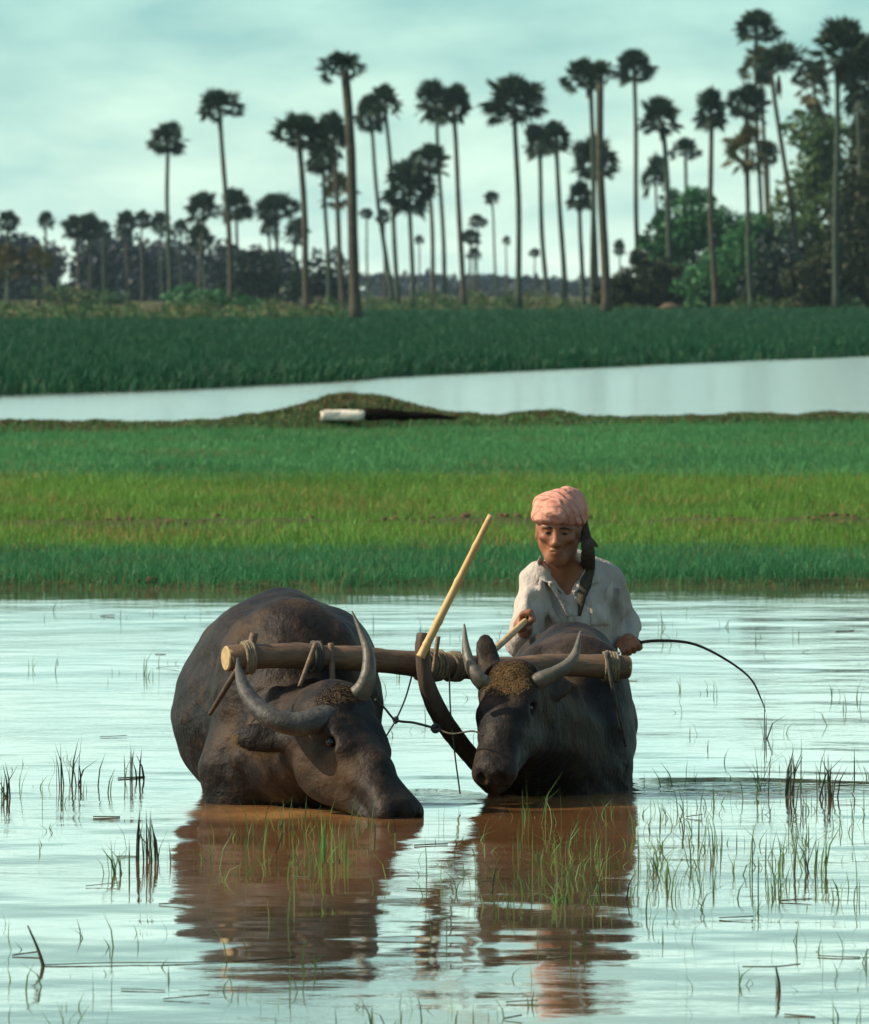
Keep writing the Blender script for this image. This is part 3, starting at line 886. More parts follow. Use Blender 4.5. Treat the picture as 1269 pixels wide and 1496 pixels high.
# skull and face
S.ell(HP(0, .018, -.012), (.073, .084, .092), .03, hrot)
S.ell(HP(0, -.035, .018), (.053, .075, .066), .04, hrot)
S.ell(HP(0, -.092, .055), (.030, .024, .030), .03, hrot)            # chin
for q in (-1, 1):
    S.cone(HP(.046 * q, -.052, .0), HP(.018 * q, -.098, .05), .019, .016, .03)   # jaw
    S.ell(HP(.043 * q, -.022, .058), (.023, .016, .020), .02, hrot)              # cheekbone
    S.cone(HP(.010 * q, .024, .083), HP(.048 * q, .018, .066), .010, .010, .014)  # brow
    S.ell(HP(.030 * q, .002, .090), (.021, .012, .018), .014, hrot, True)        # eye socket
    S.ell(HP(.030 * q, .004, .071), (.015, .009, .011), .006, hrot); S.ell(HP(.030 * q, -.008, .070), (.015, .006, .010), .006, hrot)              # lids
    S.ell(HP(.077 * q, -.008, -.008), (.011, .032, .019), .012, hrot)            # ear
    S.ell(HP(.084 * q, -.006, -.002), (.006, .018, .010), .006, hrot, True)
    S.ell(HP(.013 * q, -.040, .090), (.009, .008, .010), .008, hrot)             # nostril wing
    S.ell(HP(.050 * q, -.058, .060), (.010, .018, .008), .03, hrot, True)         # hollow cheek
S.cone(HP(0, .012, .080), HP(0, -.034, .102), .009, .0125, .014)    # nose
S.ell(HP(0, -.036, .103), (.012, .010, .010), .01, hrot)
S.ell(HP(0, -.062, .082), (.024, .0065, .010), .008, hrot)          # lips
S.ell(HP(0, -.073, .080), (.021, .0065, .010), .008, hrot)
S.ell(HP(0, -.0675, .092), (.024, .0018, .012), .003, hrot, True)
# neck, trunk, limbs
S.cone(HP(0, -.05, -.03), neck0, .052, .055, .04)
S.cone(neck0 + np.array([.03, .05, 0]), chest, .07, .10, .08)
S.chain([shL + [.03, .02, 0], (shL + shR) / 2 + [0, .03, .01], shR + [-.03, .02, 0]], [.055, .06, .055], .06)
S.ell(chest + np.array([0, .02, 0]), (.145, .095, .17), .08)
S.chain([chest, pelvis], [.11, .125], .08)
for q in (-1, 1):
    hip = pelvis + np.array([.085 * q, 0, -.04])
    kn = np.array([hip[0] + .03 * q, 33.05 + .10 * q, -.24]); an = np.array([kn[0], kn[1] + .12, -.54])
    S.chain([hip, kn, an], [.085, .058, .04], .05); S.cone(an, an + np.array([0, -.16, -.03]), .036, .028, .03)
S.chain([shL, elL, wrL], [.05, .038, .026], .04)
S.chain([shR, elR, wrR], [.05, .038, .026], .04)


def hand(S, wr, pc, grip, q):
    """palm plus four curled fingers and a thumb closed round a rod with direction grip at pc"""
    g = nrm(grip); d = nrm(pc - wr); d = nrm(d - g * g.dot(d)); n_ = np.cross(g, d) * q
    S.cone(wr, pc - d * .03 + n_ * .012, .023, .024, .02)
    S.ell(pc - d * .012 + n_ * .020, (.036, .032, .014), .015, np.stack([g, d, n_], 1))
    for i, ln in enumerate((.9, 1.0, .96, .78)):
        o = g * (.030 - .0195 * i)
        a = pc + o + d * .018 * ln + n_ * .021
        b = pc + o + d * .034 * ln - n_ * .002
        c_ = pc + o + d * .014 * ln - n_ * .022
        e_ = pc + o - d * .008 - n_ * .018
        S.chain([a, b, c_, e_], [.0098, .0092, .0085, .0072], .004)
    tb = pc + g * .034 - d * .022 + n_ * .012
    S.chain([tb, pc + g * .046 - d * .006 - n_ * .008, pc + g * .040 + d * .012 - n_ * .022], [.012, .0105, .0085], .006)


grip_l = P(724, 947, 31.74) - P(776, 899, 32.72)
gl = nrm(grip_l); hc = P(776, 899, 32.72); haL = hc + gl * ((haL - hc).dot(gl))
hand(S, wrL, haL, grip_l, 1)
sw = [P(909, 949, 32.98), P(925, 941, 32.99), P(960, 936, 33.0), P(1010, 940, 33.0), P(1056, 961, 33.0), P(1095, 990, 33.0), P(1112, 1022, 33.0), P(1118, 1040, 33.0)]
hand(S, wrR, sw[0] * .5 + sw[1] * .5, sw[1] - sw[0], -1)
V, Q = S.nets(1)
mesh_np("body", V, [Q], M_skin, man, True, base_p)
for q in (-1, 1):
    mb = MB(); c = HP(.030 * q, -.001, .0765)
    mb.tube([c + hf * .008 * math.sin(a) for a in np.linspace(-1.5, 1.5, 7)], [max(.0004, .011 * math.cos(a)) for a in np.linspace(-1.5, 1.5, 7)], 12, flat=.42, flat_dir=tuple(hu))
    mb.build("eye", M_eye, man, True, base_p)
    mb = MB(); mb.tube([HP(.012 * q, .018, .089), HP(.030 * q, .021, .087), HP(.050 * q, .015, .073)], [.0025, .003, .0015], 6)
    mb.build("eyebrow", M_hair, man, True, base_p)
# hair at the temples and back below the wrap
S = SDF(Hc - .16, Hc + .16, .006)
S.ell(HP(0, .03, -.026), (.081, .090, .096), .02, hrot)
S.ell(HP(0, -.02, .09), (.075, .09, .10), .01, hrot, True)
S.ell(HP(0, -.13, -.02), (.12, .075, .12), .01, hrot, True)
V, Q = S.nets(1); mesh_np("hair", V, [Q], M_hair, man, True, base_p)
# head wrap: rolled turns of cloth and a knot on top
S = SDF(Hc - .2, Hc + np.array([.2, .2, .26]), .0055)
S.ell(HP(0, .058, -.01), (.080, .066, .098), .03, hrot)


def ring(S, c_u, ra, rf, tilt, roll, rr, k=.016, off=-.008):
    a = np.linspace(0, 2 * math.pi, 25)
    pts = [HP(ra * math.cos(x), c_u + tilt * math.sin(x) + roll * math.cos(x), off + rf * math.sin(x)) for x in a]
    S.chain(pts, [rr * (1 + .12 * math.sin(3 * x + c_u * 50)) for x in a], k)


ring(S, .050, .071, .090, .012, -.006, .019, .02)
ring(S, .065, .074, .091, .004, .016, .020, .02)
ring(S, .080, .068, .084, .020, -.016, .020, .02)
ring(S, .094, .054, .068, .000, .016, .02, .03)
ring(S, .106, .036, .048, .012, .008, .02, .03)
S.ell(HP(.036, .124, -.005), (.034, .026, .030), .02, hrot)
S.ell(HP(.024, .138, .012), (.021, .022, .020), .015, hrot)
S.cone(HP(.055, .122, -.02), HP(.072, .10, -.04), .018, .012, .02)
V, Q = S.nets(1); mesh_np("head_wrap", V, [Q], M_turban, man, True, base_p)

# shirt
S = SDF((.18, 32.5, -.05), (.86, 33.6, .84), .0065)
S.ell(chest + np.array([0, .02, .0]), (.170, .120, .185), .08)
S.chain([shL + [.015, .01, .005], (shL + shR) / 2 + [0, .03, .012], shR + [-.02, .01, .005]], [.064, .074, .066], .06)
S.cone(neck0 + np.array([.012, .06, -.01]), chest, .075, .13, .08)
S.chain([chest, pelvis + [0, 0, -.0], pelvis + [0, 0, -.12]], [.135, .16, .175], .08)
S.chain([shL + [.0, 0, 0], elL + [-.002, 0, 0], wrL * .65 + elL * .35], [.062, .052, .044], .022)
S.chain([shR, elR, wrR * .8 + elR * .2], [.062, .050, .040], .022)
for a, b, r1, r2 in ((P(790, 850, 32.9), P(812, 905, 32.93), .011, .010), (P(778, 870, 32.9), P(792, 930, 32.93), .010, .010), (P(805, 852, 32.88), P(830, 900, 32.9), .008, .009),
                     (P(893, 850, 32.97), P(884, 905, 32.96), .010, .010), (P(905, 860, 33.0), P(902, 920, 33.08), .010, .011), 
                     (P(770, 865, 32.9), P(765, 900, 32.85), .010, .009)):
    S.cone(a, b, r1, r2, .03)
for a, b, r in ((P(780, 858, 32.86), P(800, 935, 32.88), .009), (P(797, 868, 32.88), P(820, 925, 32.9), .008), (P(775, 900, 32.82), P(783, 940, 32.84), .010), (P(790, 880, 32.86), P(806, 935, 32.88), .008), (P(897, 868, 32.99), P(896, 930, 33.02), .012)):
    S.cone(a, b, r, r * .8, .025, True)
S.warp(lambda x, y, z: .0035 * np.sin(z * 46 + x * 28 + 3 * np.sin(y * 17)) * np.sin(x * 33 - z * 14 + 1.3) + .002 * np.sin(x * 70 + z * 60))
# open neck
for py, hw in ((826, .050), (836, .042), (846, .030), (856, .019), (866, .009)):
    S.cone(P(824 + (py - 826) * .12, py, 32.70), P(824 + (py - 826) * .12, py, 33.0), hw, hw, .012, True)
S.cone(HP(0, -.07, -.03), HP(0, -.03, -.02), .062, .07, .015, True)
V, Q = S.nets(1)
shirt = mesh_np("shirt", V, [Q], M_shirt, man, True, base_p)
bvs = BVHTree.FromPolygons([Vector(v) for v in V], [tuple(map(int, f)) for f in Q])


def drape(px, py, off, fall=32.9):
    d = P(px, py, 40) - P(px, py, 20); d = nrm(d); o = P(px, py, 25)
    h_ = bvs.ray_cast(Vector(o), Vector(d))
    if h_[0] is None or h_[0].y > 33.3: return P(px, py, fall)
    return np.array(h_[0]) - d * off


def cloth_patch(name, rows, mat, off, th, parent, sub=6):
    """rows: list of pixel polylines of equal length, draped over the shirt, given thickness"""
    g = []
    for a, b in zip(rows[:-1], rows[1:]):
        for k in range(sub):
            g.append([np.array(p) * (1 - k / sub) + np.array(q) * k / sub for p, q in zip(a, b)])
    g.append([np.array(p) for p in rows[-1]])
    g2 = []
    for r in g:
        rr = []
        for a, b in zip(r[:-1], r[1:]):
            for k in range(sub): rr.append(a * (1 - k / sub) + b * k / sub)
        rr.append(r[-1]); g2.append(rr)
    ys = np.array([[drape(p[0], p[1], off) for p in r] for r in g2])
    n, m = ys.shape[:2]
    for _ in range(2):
        ys[1:-1, :, 1] = (ys[:-2, :, 1] + 2 * ys[1:-1, :, 1] + ys[2:, :, 1]) / 4
    fr = ys.reshape(-1, 3); bk = fr + np.array([0, th, 0])
    V = np.vstack([fr, bk]); N = n * m
    q = []
    for i in range(n - 1):
        for j in range(m - 1):
            a = i * m + j; q.append((a, a + 1, a + m + 1, a + m)); q.append((N + a, N + a + m, N + a + m + 1, N + a + 1))
    rim = [j for j in range(m)] + [i * m + m - 1 for i in range(1, n)] + [(n - 1) * m + j for j in range(m - 2, -1, -1)] + [i * m for i in range(n - 2, 0, -1)]
    for a, b in zip(rim, rim[1:] + rim[:1]): q.append((a, a + N, b + N, b))
    return mesh_np(name, V, [np.array(q)], mat, parent, True, base_p)


cloth_patch("collar", [[(789, 812), (800, 826), (822, 868)], [(782, 824), (783, 848), (806, 852)]], M_seam, .010, .008, man)
cloth_patch("collar", [[(862, 818), (850, 838), (836, 868)], [(878, 826), (876, 850), (852, 858)]], M_seam, .010, .008, man)
cloth_patch("pocket", [[(862, 884), (890, 881)], [(863, 915), (890, 912)]], M_seam, .005, .005, man)
cloth_patch("placket", [[(824, 868), (831, 866)], [(833, 930), (840, 928)]], M_seam, .005, .005, man)
# dark scarf hanging from behind the ear over the shoulder to the chest
pth = smooth_path([HP(.075, .05, -.06), HP(.092, .0, -.01), P(859, 806, 32.86), drape(858, 828, .014), drape(855, 850, .014), drape(850, 872, .012), drape(846, 900, .012)], 34)
mb = MB(); mb.tube(pth, np.interp(np.linspace(0, 1, 34), [0, .15, .4, .7, 1], [.016, .018, .028, .024, .006]), 12, flat=.42, flat_dir=(.2, 1, .1), wob=.08)
mb.tube(smooth_path([HP(.088, .0, -.012), P(866, 792, 32.88), P(873, 799, 32.88)], 8), [.010, .012, .012, .012, .012, .011, .009, .004], 8, flat=.4, wob=.1)
mb.build("scarf", M_scarf, man, True, base_p)
# trousers
S = SDF((.25, 32.7, -.5), (.8, 33.6, .2), .012)
S.ell(pelvis + [0, 0, -.03], (.165, .13, .12), .06)
for q in (-1, 1):
    hip = pelvis + np.array([.085 * q, 0, -.04]); kn = np.array([hip[0] + .03 * q, 33.05 + .10 * q, -.24])
    S.chain([hip, kn, kn + np.array([0, .05, -.12])], [.11, .08, .075], .05)
V, Q = S.nets(1); mesh_np("trousers", V, [Q], M_trouser, man, True, base_p)
# the switch in the hand
sp = smooth_path(sw, 46)
mb = MB(); mb.tube(sp, np.interp(np.linspace(0, 1, 46), [0, .2, .75, 1], [.007, .006, .0035, .0012]), 8)
tag(mb.build("switch", M_switch), "thin dark bent switch held out from the person's hand over the water", "switch")

# ------------------------------------------------------------------ stone on the mound
def rock(name, c, r, mat, label, cat, flat=.5):
    bm = bmesh.new(); bmesh.ops.create_cube(bm, size=2)
    bmesh.ops.bevel(bm, geom=bm.edges[:], offset=.22, segments=2, affect='EDGES', profile=.6)
    bmesh.ops.subdivide_edges(bm, edges=bm.edges[:], cuts=1)
    for v in bm.verts: v.co = Vector((v.co.x * r[0], v.co.y * r[1], v.co.z * r[2])) * (1 + random.uniform(-.12, .10)) + Vector((0, 0, random.uniform(-.008, .012)))
    me = bpy.data.meshes.new(name); bm.to_mesh(me); bm.free(); me.materials.append(mat)
    for p_ in me.polygons: p_.use_smooth = True
    o = bpy.data.objects.new(name, me); o.location = c; COL.objects.link(o); return tag(o, label, cat)


M_stone = simple("white_stone", (.62, .56, .44), (.85, .80, .68), 9, .85, .02, 25)
by = float(bund_y(-1.0)) - 1.55
rock("stone_slab", P(500, 607, by - .15), (.25, .12, .055), M_stone, "white oblong stone lying at the foot of the grassy earth mound", "stone")
M_recess_shade = simple("painted_recess_shade", (.006, .005, .004), (.016, .012, .009), 12, 1, .03, 20, None, 0.0)  # shade of the recess put into the colour: near-black, without shine
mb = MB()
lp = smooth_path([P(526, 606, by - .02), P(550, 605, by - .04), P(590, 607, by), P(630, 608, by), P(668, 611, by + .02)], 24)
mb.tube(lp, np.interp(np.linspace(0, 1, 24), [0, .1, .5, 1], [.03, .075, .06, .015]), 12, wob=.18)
tag(mb.build("recess_shade", M_recess_shade), "near-black earth strip painted as the shaded recess beside the white stone on the mound", "painted shade")

# ------------------------------------------------------------------ palms
M_trunk = simple("palm_trunk", (.035, .036, .026), (.08, .075, .052), 1.2, .9, .05, 3, (1, 1, 3))
M_trunk_g = simple("palm_trunk_grey_green", (.028, .044, .03), (.055, .08, .055), 1.2, .9, .05, 3, (1, 1, 3))
M_frond = leafy("palm_frond", (.007, .024, .013), (.022, .054, .026), .8, .15)
M_frond_y = leafy("palm_frond_dry", (.03, .045, .014), (.12, .095, .03), .8, .15)
M_dead = simple("dead_fronds", (.05, .028, .018), (.13, .08, .045), 2, .95)


def crown_mesh(name, seed, mat, nleaf=34, lo=-30):
    r_ = np.random.default_rng(seed); V, T = [], []
    for i in range(nleaf):
        el = math.radians(lo + (90 - lo) * ((i + .5) / nleaf) ** .9) + r_.normal(0, .12)
        az = i * 2.39996 + r_.normal(0, .25)
        d = np.array([math.cos(az) * math.cos(el), math.sin(az) * math.cos(el), math.sin(el)])
        ln = r_.choice((.45, .7, .8)) * r_.uniform(.85, 1.1); c = d * ln * .72
        side = nrm(np.cross(d, [0, 0, 1.]) + 1e-6); up = np.cross(side, d)
        roll = r_.normal(0, .5); sd2 = side * math.cos(roll) + up * math.sin(roll); up2 = np.cross(sd2, d)
        b = len(V); V += [-sd2 * .012, sd2 * .012, c + sd2 * .008, c - sd2 * .008]; T += [(b, b + 1, b + 2), (b, b + 2, b + 3)]
        fr = r_.uniform(.30, .42); nseg = 9
        for s_ in range(nseg):
            a0 = -1.9 + 3.8 * s_ / nseg; a1 = -1.9 + 3.8 * (s_ + 1) / nseg; am = (a0 + a1) / 2
            dr = lambda a, rr, dp: c + (d * math.cos(a) + sd2 * math.sin(a)) * rr + up2 * dp - np.array([0, 0, .10 * rr * r_.uniform(.2, 1.4)])
            b = len(V); V += [c, dr(a0, fr * .58, .02), dr(am, fr * r_.uniform(.92, 1.22), -.02), dr(a1, fr * .58, .02)]
            T += [(b, b + 1, b + 2), (b, b + 2, b + 3)]
    me = bpy.data.meshes.new(name)
    me.from_pydata([tuple(v) for v in V], [], T); me.materials.append(mat); me.update()
    return me


CROWNS = [crown_mesh("crown", s_, M_frond, n_, lo_) for s_, n_, lo_ in ((1, 62, -35), (2, 54, -28), (3, 70, -45), (4, 38, -18), (5, 62, -35))]
CROWNS_D = [crown_mesh("crown", s_, M_frond_y, n_, -50) for s_, n_ in ((6, 34), (7, 30))]


def skirt_mesh(seed):
    r_ = np.random.default_rng(seed); V, T = [], []
    for i in range(16):
        az = i * 2.4 + r_.normal(0, .3); d = np.array([math.cos(az), math.sin(az), 0])
        s_ = np.array([-d[1], d[0], 0]); b = len(V); l_ = r_.uniform(.3, .55)
        V += [d * .03 - s_ * .02, d * .03 + s_ * .02, d * .12 + s_ * .07 - np.array([0, 0, l_ * .6]), d * .1 - np.array([0, 0, l_]), d * .12 - s_ * .07 - np.array([0, 0, l_ * .6])]
        T += [(b, b + 1, b + 2), (b, b + 2, b + 3), (b, b + 3, b + 4), (b, b + 4, b)]
    me = bpy.data.meshes.new("dead_fronds"); me.from_pydata([tuple(v) for v in V], [], [t_ for t_ in T if len(set(t_)) == 3]); me.materials.append(M_dead); me.update()
    return me


SKIRT = skirt_mesh(3)


def palm(cx, cy, cw, chh, bx, Y, tw, label, kind=0, skirt=0, group="tall sugar palms beyond the rice field", tmat=None, topx=None):
    zb = float(terrain(X_at(bx, Y), Y))
    base = np.array([X_at(bx, Y), Y, zb - .05])
    root = empty("sugar_palm", base); tag(root, label, "palm tree", group)
    top = P(cx if topx is None else topx, cy, Y); m = Y / F_PX
    n = 14; u = np.linspace(0, 1, n)
    bow = random.uniform(-.012, .012) * (top[2] - base[2])
    pts = base[None] * (1 - u[:, None]) + top[None] * u[:, None]
    pts[:, 0] += bow * np.sin(u * math.pi) + .004 * (top[2] - base[2]) * np.sin(u * 7 + cx)
    r0 = tw * m * .40
    rr = r0 * np.interp(u, [0, .06, .2, .7, 1], [1.25, 1.02, .9, .78, .72]) * (1 + .03 * np.sin(np.arange(n) * 2.2))
    mb = MB(); mb.tube(pts, rr, 10, wob=.03)
    mb.build("trunk", tmat or (M_trunk if random.random() < .4 else M_trunk_g), root, True, base)
    me = CROWNS_D[kind - 10] if kind >= 10 else CROWNS[kind % 5]
    c = bpy.data.objects.new("crown", me); COL.objects.link(c); c.parent = root
    c.location = P(cx, cy, Y) - base
    s_ = cw * m * .64; sz = chh * m * .90
    c.scale = (s_, s_, sz); c.rotation_euler = (random.gauss(0, .12), random.gauss(0, .12), random.uniform(0, 6.28))
    if skirt:
        k_ = bpy.data.objects.new("dead_fronds", SKIRT); COL.objects.link(k_); k_.parent = root
        k_.location = P(cx * .5 + .5 * (topx or cx), cy + chh * .12, Y) - base; k_.scale = (s_ * skirt, s_ * skirt, s_ * 1.1); k_.rotation_euler = (0, 0, random.uniform(0, 6))
    return root


G = "tall sugar palms beyond the rice field"
G2 = "small far palms on the left skyline"
G3 = "tiny far palms between the tall trunks"
PALMS = [
 # cx, cy, crown w, h, base x, Y, trunk w, label, crown kind, skirt, group, trunk top x
 (245, 206, 62, 38, 249, 800, 9.5, "slender palm standing alone, leftmost of the tall palms", 2, .5, G, None),
 (320, 160, 70, 40, 337, 700, 11, "tall lone palm, second from the left of the tall palms", 1, .4, G, None),
 (437, 200, 84, 46, 449, 640, 14, "palm with thick dark trunk and wide crown just left of the bare foremost trunk", 0, .35, G, None),
 (471, 233, 52, 44, 480, 700, 9, "thin palm with small low crown tucked beneath a wider crown, left of foremost trunk", 2, .4, G, None),
 (487, 206, 62, 58, 502, 690, 11, "palm whose crown is cut by the foremost bare trunk in front of it", 4, .4, G, None),
 (492, 282, 58, 44, 499, 800, 9, "low palm with drying brownish crown behind the foremost bare trunk", 10, .6, G, None),
 (499, 104, 76, 42, 520, 452, 22, "foremost palm with thick pale trunk rooted in the rice and sparse ragged crown", 3, 0, G, 504),
 (541, 172, 50, 46, 574, 800, 9, "thin palm leaning left, just right of the foremost trunk", 4, .5, G, None),
 (562, 154, 52, 42, 582, 760, 9.5, "tall thin leaning palm with ragged crown, second right of the foremost trunk", 1, .7, G, None),
 (597, 282, 78, 70, 602, 720, 10, "short palm with dense dark ball of a crown, lowest of the middle palms", 2, .3, G, None),
 (626, 240, 60, 42, 634, 780, 9, "mid height palm rising just behind the dense dark ball crowned palm", 0, .3, G, None),
 (634, 152, 56, 52, 650, 800, 9, "left one of the twin palms whose crowns merge at the centre", 2, .3, G, 637),
 (661, 158, 58, 50, 676, 740, 11, "right one of the twin palms whose crowns merge at the centre", 4, .5, G, None),
 (752, 152, 96, 58, 759, 740, 12, "tall palm with broadest spreading crown standing free at the centre right", 0, .4, G, None),
 (787, 210, 52, 42, 800, 760, 10, "left one of two close palms with one shared flat crown", 2, .5, G, None),
 (811, 206, 52, 40, 825, 720, 11, "right one of two close palms with one shared flat crown", 4, .5, G, None),
 (847, 290, 42, 36, 853, 760, 10, "shortest palm with small round crown, left of the thick dark trunk", 2, .4, G, None),
 (867, 242, 72, 58, 871, 790, 10, "palm with bushy crown half hidden behind the thick dark trunk", 0, .3, G, None),
 (852, 118, 62, 44, 867, 700, 11, "palm close behind the thick dark trunk, its crown spreading to the left", 1, .4, G, 864),
 (880, 112, 56, 34, 886, 560, 18, "thickest dark trunked palm at the right of centre, bare to the top", 3, 0, G, 875),
 (926, 103, 66, 42, 936, 760, 10, "tall thin palm with neat flat crown right of the thick dark trunk", 4, .4, G, None),
 (964, 178, 66, 52, 981, 700, 12, "palm with rounded crown above the left edge of the green thicket", 0, .5, G, 968),
 (1000, 222, 46, 28, 1004, 860, 8, "small thin palm with flat little crown peeping between two taller palms", 1, .3, G, None),
 (957, 268, 44, 60, 962, 900, 6, "far sparse palm with scattered leaves left of the rounded crowned palm", 3, 0, G, None),
 (1038, 166, 52, 52, 1045, 680, 12, "palm with brown dead fronds under its crown, rising from the thicket's middle", 2, .7, G, None),
 (1090, 158, 66, 50, 1094, 720, 9, "palm with wide dark crown merging with its left neighbour", 0, .5, G, None),
 (1105, 44, 72, 40, 1118, 760, 9, "highest palm of all with compact crown near the top right", 4, .2, G, None),
 (1107, 97, 62, 42, 1124, 800, 9, "palm with reddish dead core, its crown directly below the highest palm's", 10, .9, G, 1108),
 (1148, 102, 100, 56, 1176, 700, 11, "palm with strongly leaning trunk and broken straggly crown at the right", 3, .5, G, 1127),
 (1090, 222, 78, 56, 1098, 660, 11, "yellowing palm with shaggy hanging dead fronds in the right group", 11, .9, G, None),
 (1122, 230, 34, 34, 1121, 780, 8, "little dark palm at the shoulder of the yellowing shaggy palm", 1, .4, G, None),
 (1234, 82, 104, 76, 1221, 640, 13, "tall palm with big dark crown second from the right edge", 0, .4, G, 1222),
 (1268, 118, 100, 96, 1256, 680, 10, "palm at the right edge with crown cut by the frame", 2, .6, G, 1254),
 (1190, 128, 62, 50, 1196, 760, 8, "palm with half dry crown between the straggly crown and the big dark crown at right", 10, .6, G, None),
 (1188, 180, 66, 48, 1184, 800, 8, "olive crowned palm low above the airy bamboo clump", 11, .5, G, None),
 (1268, 210, 70, 60, 1262, 780, 9, "lower palm at the right edge, directly below the crown cut by the frame", 4, .5, G, None),
 (12, 328, 30, 24, 8, 1000, 7, "far palm at the left edge above the dark wood", 0, .4, G2, None),
 (67, 326, 24, 20, 68, 1050, 6, "small far palm second from the left edge, standing apart", 1, 0, G2, None),
 (112, 336, 40, 26, 113, 980, 8, "far palm with flat crown, left of a close pair before the wood", 0, .3, G2, None),
 (130, 334, 36, 26, 131, 980, 7, "far palm with flat crown, right of a close pair before the wood", 2, .3, G2, None),
 (150, 338, 22, 18, 151, 1150, 5, "tiny far palm just right of the close flat crowned pair", 1, 0, G2, None),
 (182, 330, 30, 26, 186, 1050, 6, "far palm left of three evenly spaced crowns before the slender lone palm", 4, .3, G2, None),
 (207, 324, 26, 20, 208, 1100, 5, "far palm in the middle of three evenly spaced crowns", 0, 0, G2, None),
 (234, 328, 28, 22, 236, 1080, 5, "far palm beside the trunk of the slender lone palm, on its left", 2, .3, G2, None),
 (264, 338, 24, 20, 264, 1100, 5, "far palm just right of the slender lone palm's trunk", 1, 0, G2, None),
 (297, 310, 48, 34, 289, 900, 8, "far palm with domed crown, just left of the tall lone palm's trunk", 0, .3, G2, None),
 (292, 350, 36, 26, 303, 960, 7, "low far palm underneath the domed crown", 4, .3, G2, None),
 (345, 304, 44, 34, 347, 900, 7, "far palm with domed crown, just right of the tall lone palm's trunk", 2, .3, G2, None),
 (404, 310, 58, 32, 402, 900, 8, "far palm with the widest drooping crown, left of the thick dark trunk", 0, .3, G2, None),
 (393, 337, 26, 22, 392, 1000, 6, "small far palm underneath the widest drooping crown", 1, 0, G2, None),
 (431, 342, 34, 28, 430, 960, 7, "far palm close against the left of the thick dark trunk", 4, .3, G2, None),
 (56, 384, 46, 30, 55, 850, 7, "young yellowish palm low in front of the dark wood at the left", 11, .5, G2, None),
 (14, 386, 40, 34, 12, 850, 7, "young dull palm at the left edge, low in front of the wood", 10, .5, G2, None),
 (718, 291, 28, 16, 725, 1150, 5, "tallest of the tiny far palms in the gap left of the broadest crown", 4, .6, G3, None),
 (698, 326, 28, 18, 698, 1200, 4.5, "tiny far palm between the merged twins and the tallest tiny palm", 0, 0, G3, None),
 (687, 348, 34, 18, 684, 1200, 5, "tiny far palm with flat crown close beside the right twin's trunk", 2, 0, G3, None),
 (693, 373, 22, 16, 692, 1300, 4, "tiniest low palm under the flat crowned one by the twin's trunk", 1, 0, G3, None),
 (535, 314, 22, 14, 537, 1150, 4.5, "tiny far palm right of the foremost trunk", 0, 0, G3, None),
 (560, 318, 22, 18, 562, 1150, 5, "tiny far palm between the two leaning palms' trunks", 4, 0, G3, None),
 (739, 353, 14, 12, 740, 1400, 3.5, "tiny far palm touching the left of the broadest crowned palm's trunk", 1, 0, G3, None),
 (781, 371, 18, 12, 782, 1350, 3.5, "tiny far palm low between the broadest crowned palm and the close pair", 0, 0, G3, None),
 (905, 364, 20, 20, 906, 1250, 4, "tiny far palm low between the thick dark trunk and the neat flat crowned palm", 2, 0, G3, None),
 (612, 352, 16, 12, 613, 1350, 3.5, "tiny far palm low behind the dense ball crowned palm's trunk", 1, 0, G3, None),
]
for a in PALMS:
    gk = 1.2 if a[10] == G2 else 1.0
    palm(a[0], a[1], a[2] * gk, a[3] * gk, a[4], a[5], a[6], a[7], a[8], a[9], a[10], M_trunk if a[6] > 13 else None, a[11])

# ------------------------------------------------------------------ bushes, trees, undergrowth, far wood


def foliage(mb, blobs, n, leaf, r_):
    """leaf-sized quads spread through ellipsoid clumps; blobs: (centre, radii)"""
    wts = np.array([b[1][0] * b[1][2] for b in blobs]); wts = wts / wts.sum()
    for (c, rad_), wt_ in zip(blobs, wts):
        m = max(12, int(n * wt_))
        d = r_.normal(0, 1, (m, 3)); d /= np.linalg.norm(d, axis=1)[:, None]
        rr = r_.random(m) ** .42
        k_ = 1 + .25 * np.sin(d[:, 0] * 7 + c[0]) * np.sin(d[:, 2] * 6 + c[2])
        p = np.asarray(c) + d * (rr * k_)[:, None] * np.asarray(rad_)
        a = r_.normal(0, 1, (m, 3)); a /= np.linalg.norm(a, axis=1)[:, None]
        b = np.cross(a, r_.normal(0, 1, (m, 3))); b /= np.linalg.norm(b, axis=1)[:, None]
        s_ = leaf * r_.uniform(.6, 1.5, m)[:, None]
        V = np.stack([p - a * s_, p + b * s_ * .5, p + a * s_, p - b * s_ * .5], 1).reshape(-1, 3)
        mb.add(V, quads=np.arange(m)[:, None] * 4 + np.array([[0, 1, 2, 3]]))


M_bush_g = leafy("bush_green", (.010, .075, .024), (.045, .18, .06), .5, .2)
M_bush_d = leafy("bush_dark", (.005, .018, .014), (.016, .045, .03), .5, .15)
M_bush_b = leafy("bush_olive_brown", (.010, .024, .008), (.045, .06, .02), .5, .2)
M_bamb = leafy("bamboo_leaf", (.03, .075, .022), (.11, .19, .06), .4, .35)
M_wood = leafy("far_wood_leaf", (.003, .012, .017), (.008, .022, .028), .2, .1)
M_under = leafy("undergrowth_leaf", (.012, .06, .016), (.06, .13, .04), .12, .2, (.16, .15, .065), .05, .06)
M_stem = simple("bush_stem", (.04, .03, .02), (.08, .06, .04), 2, .9)


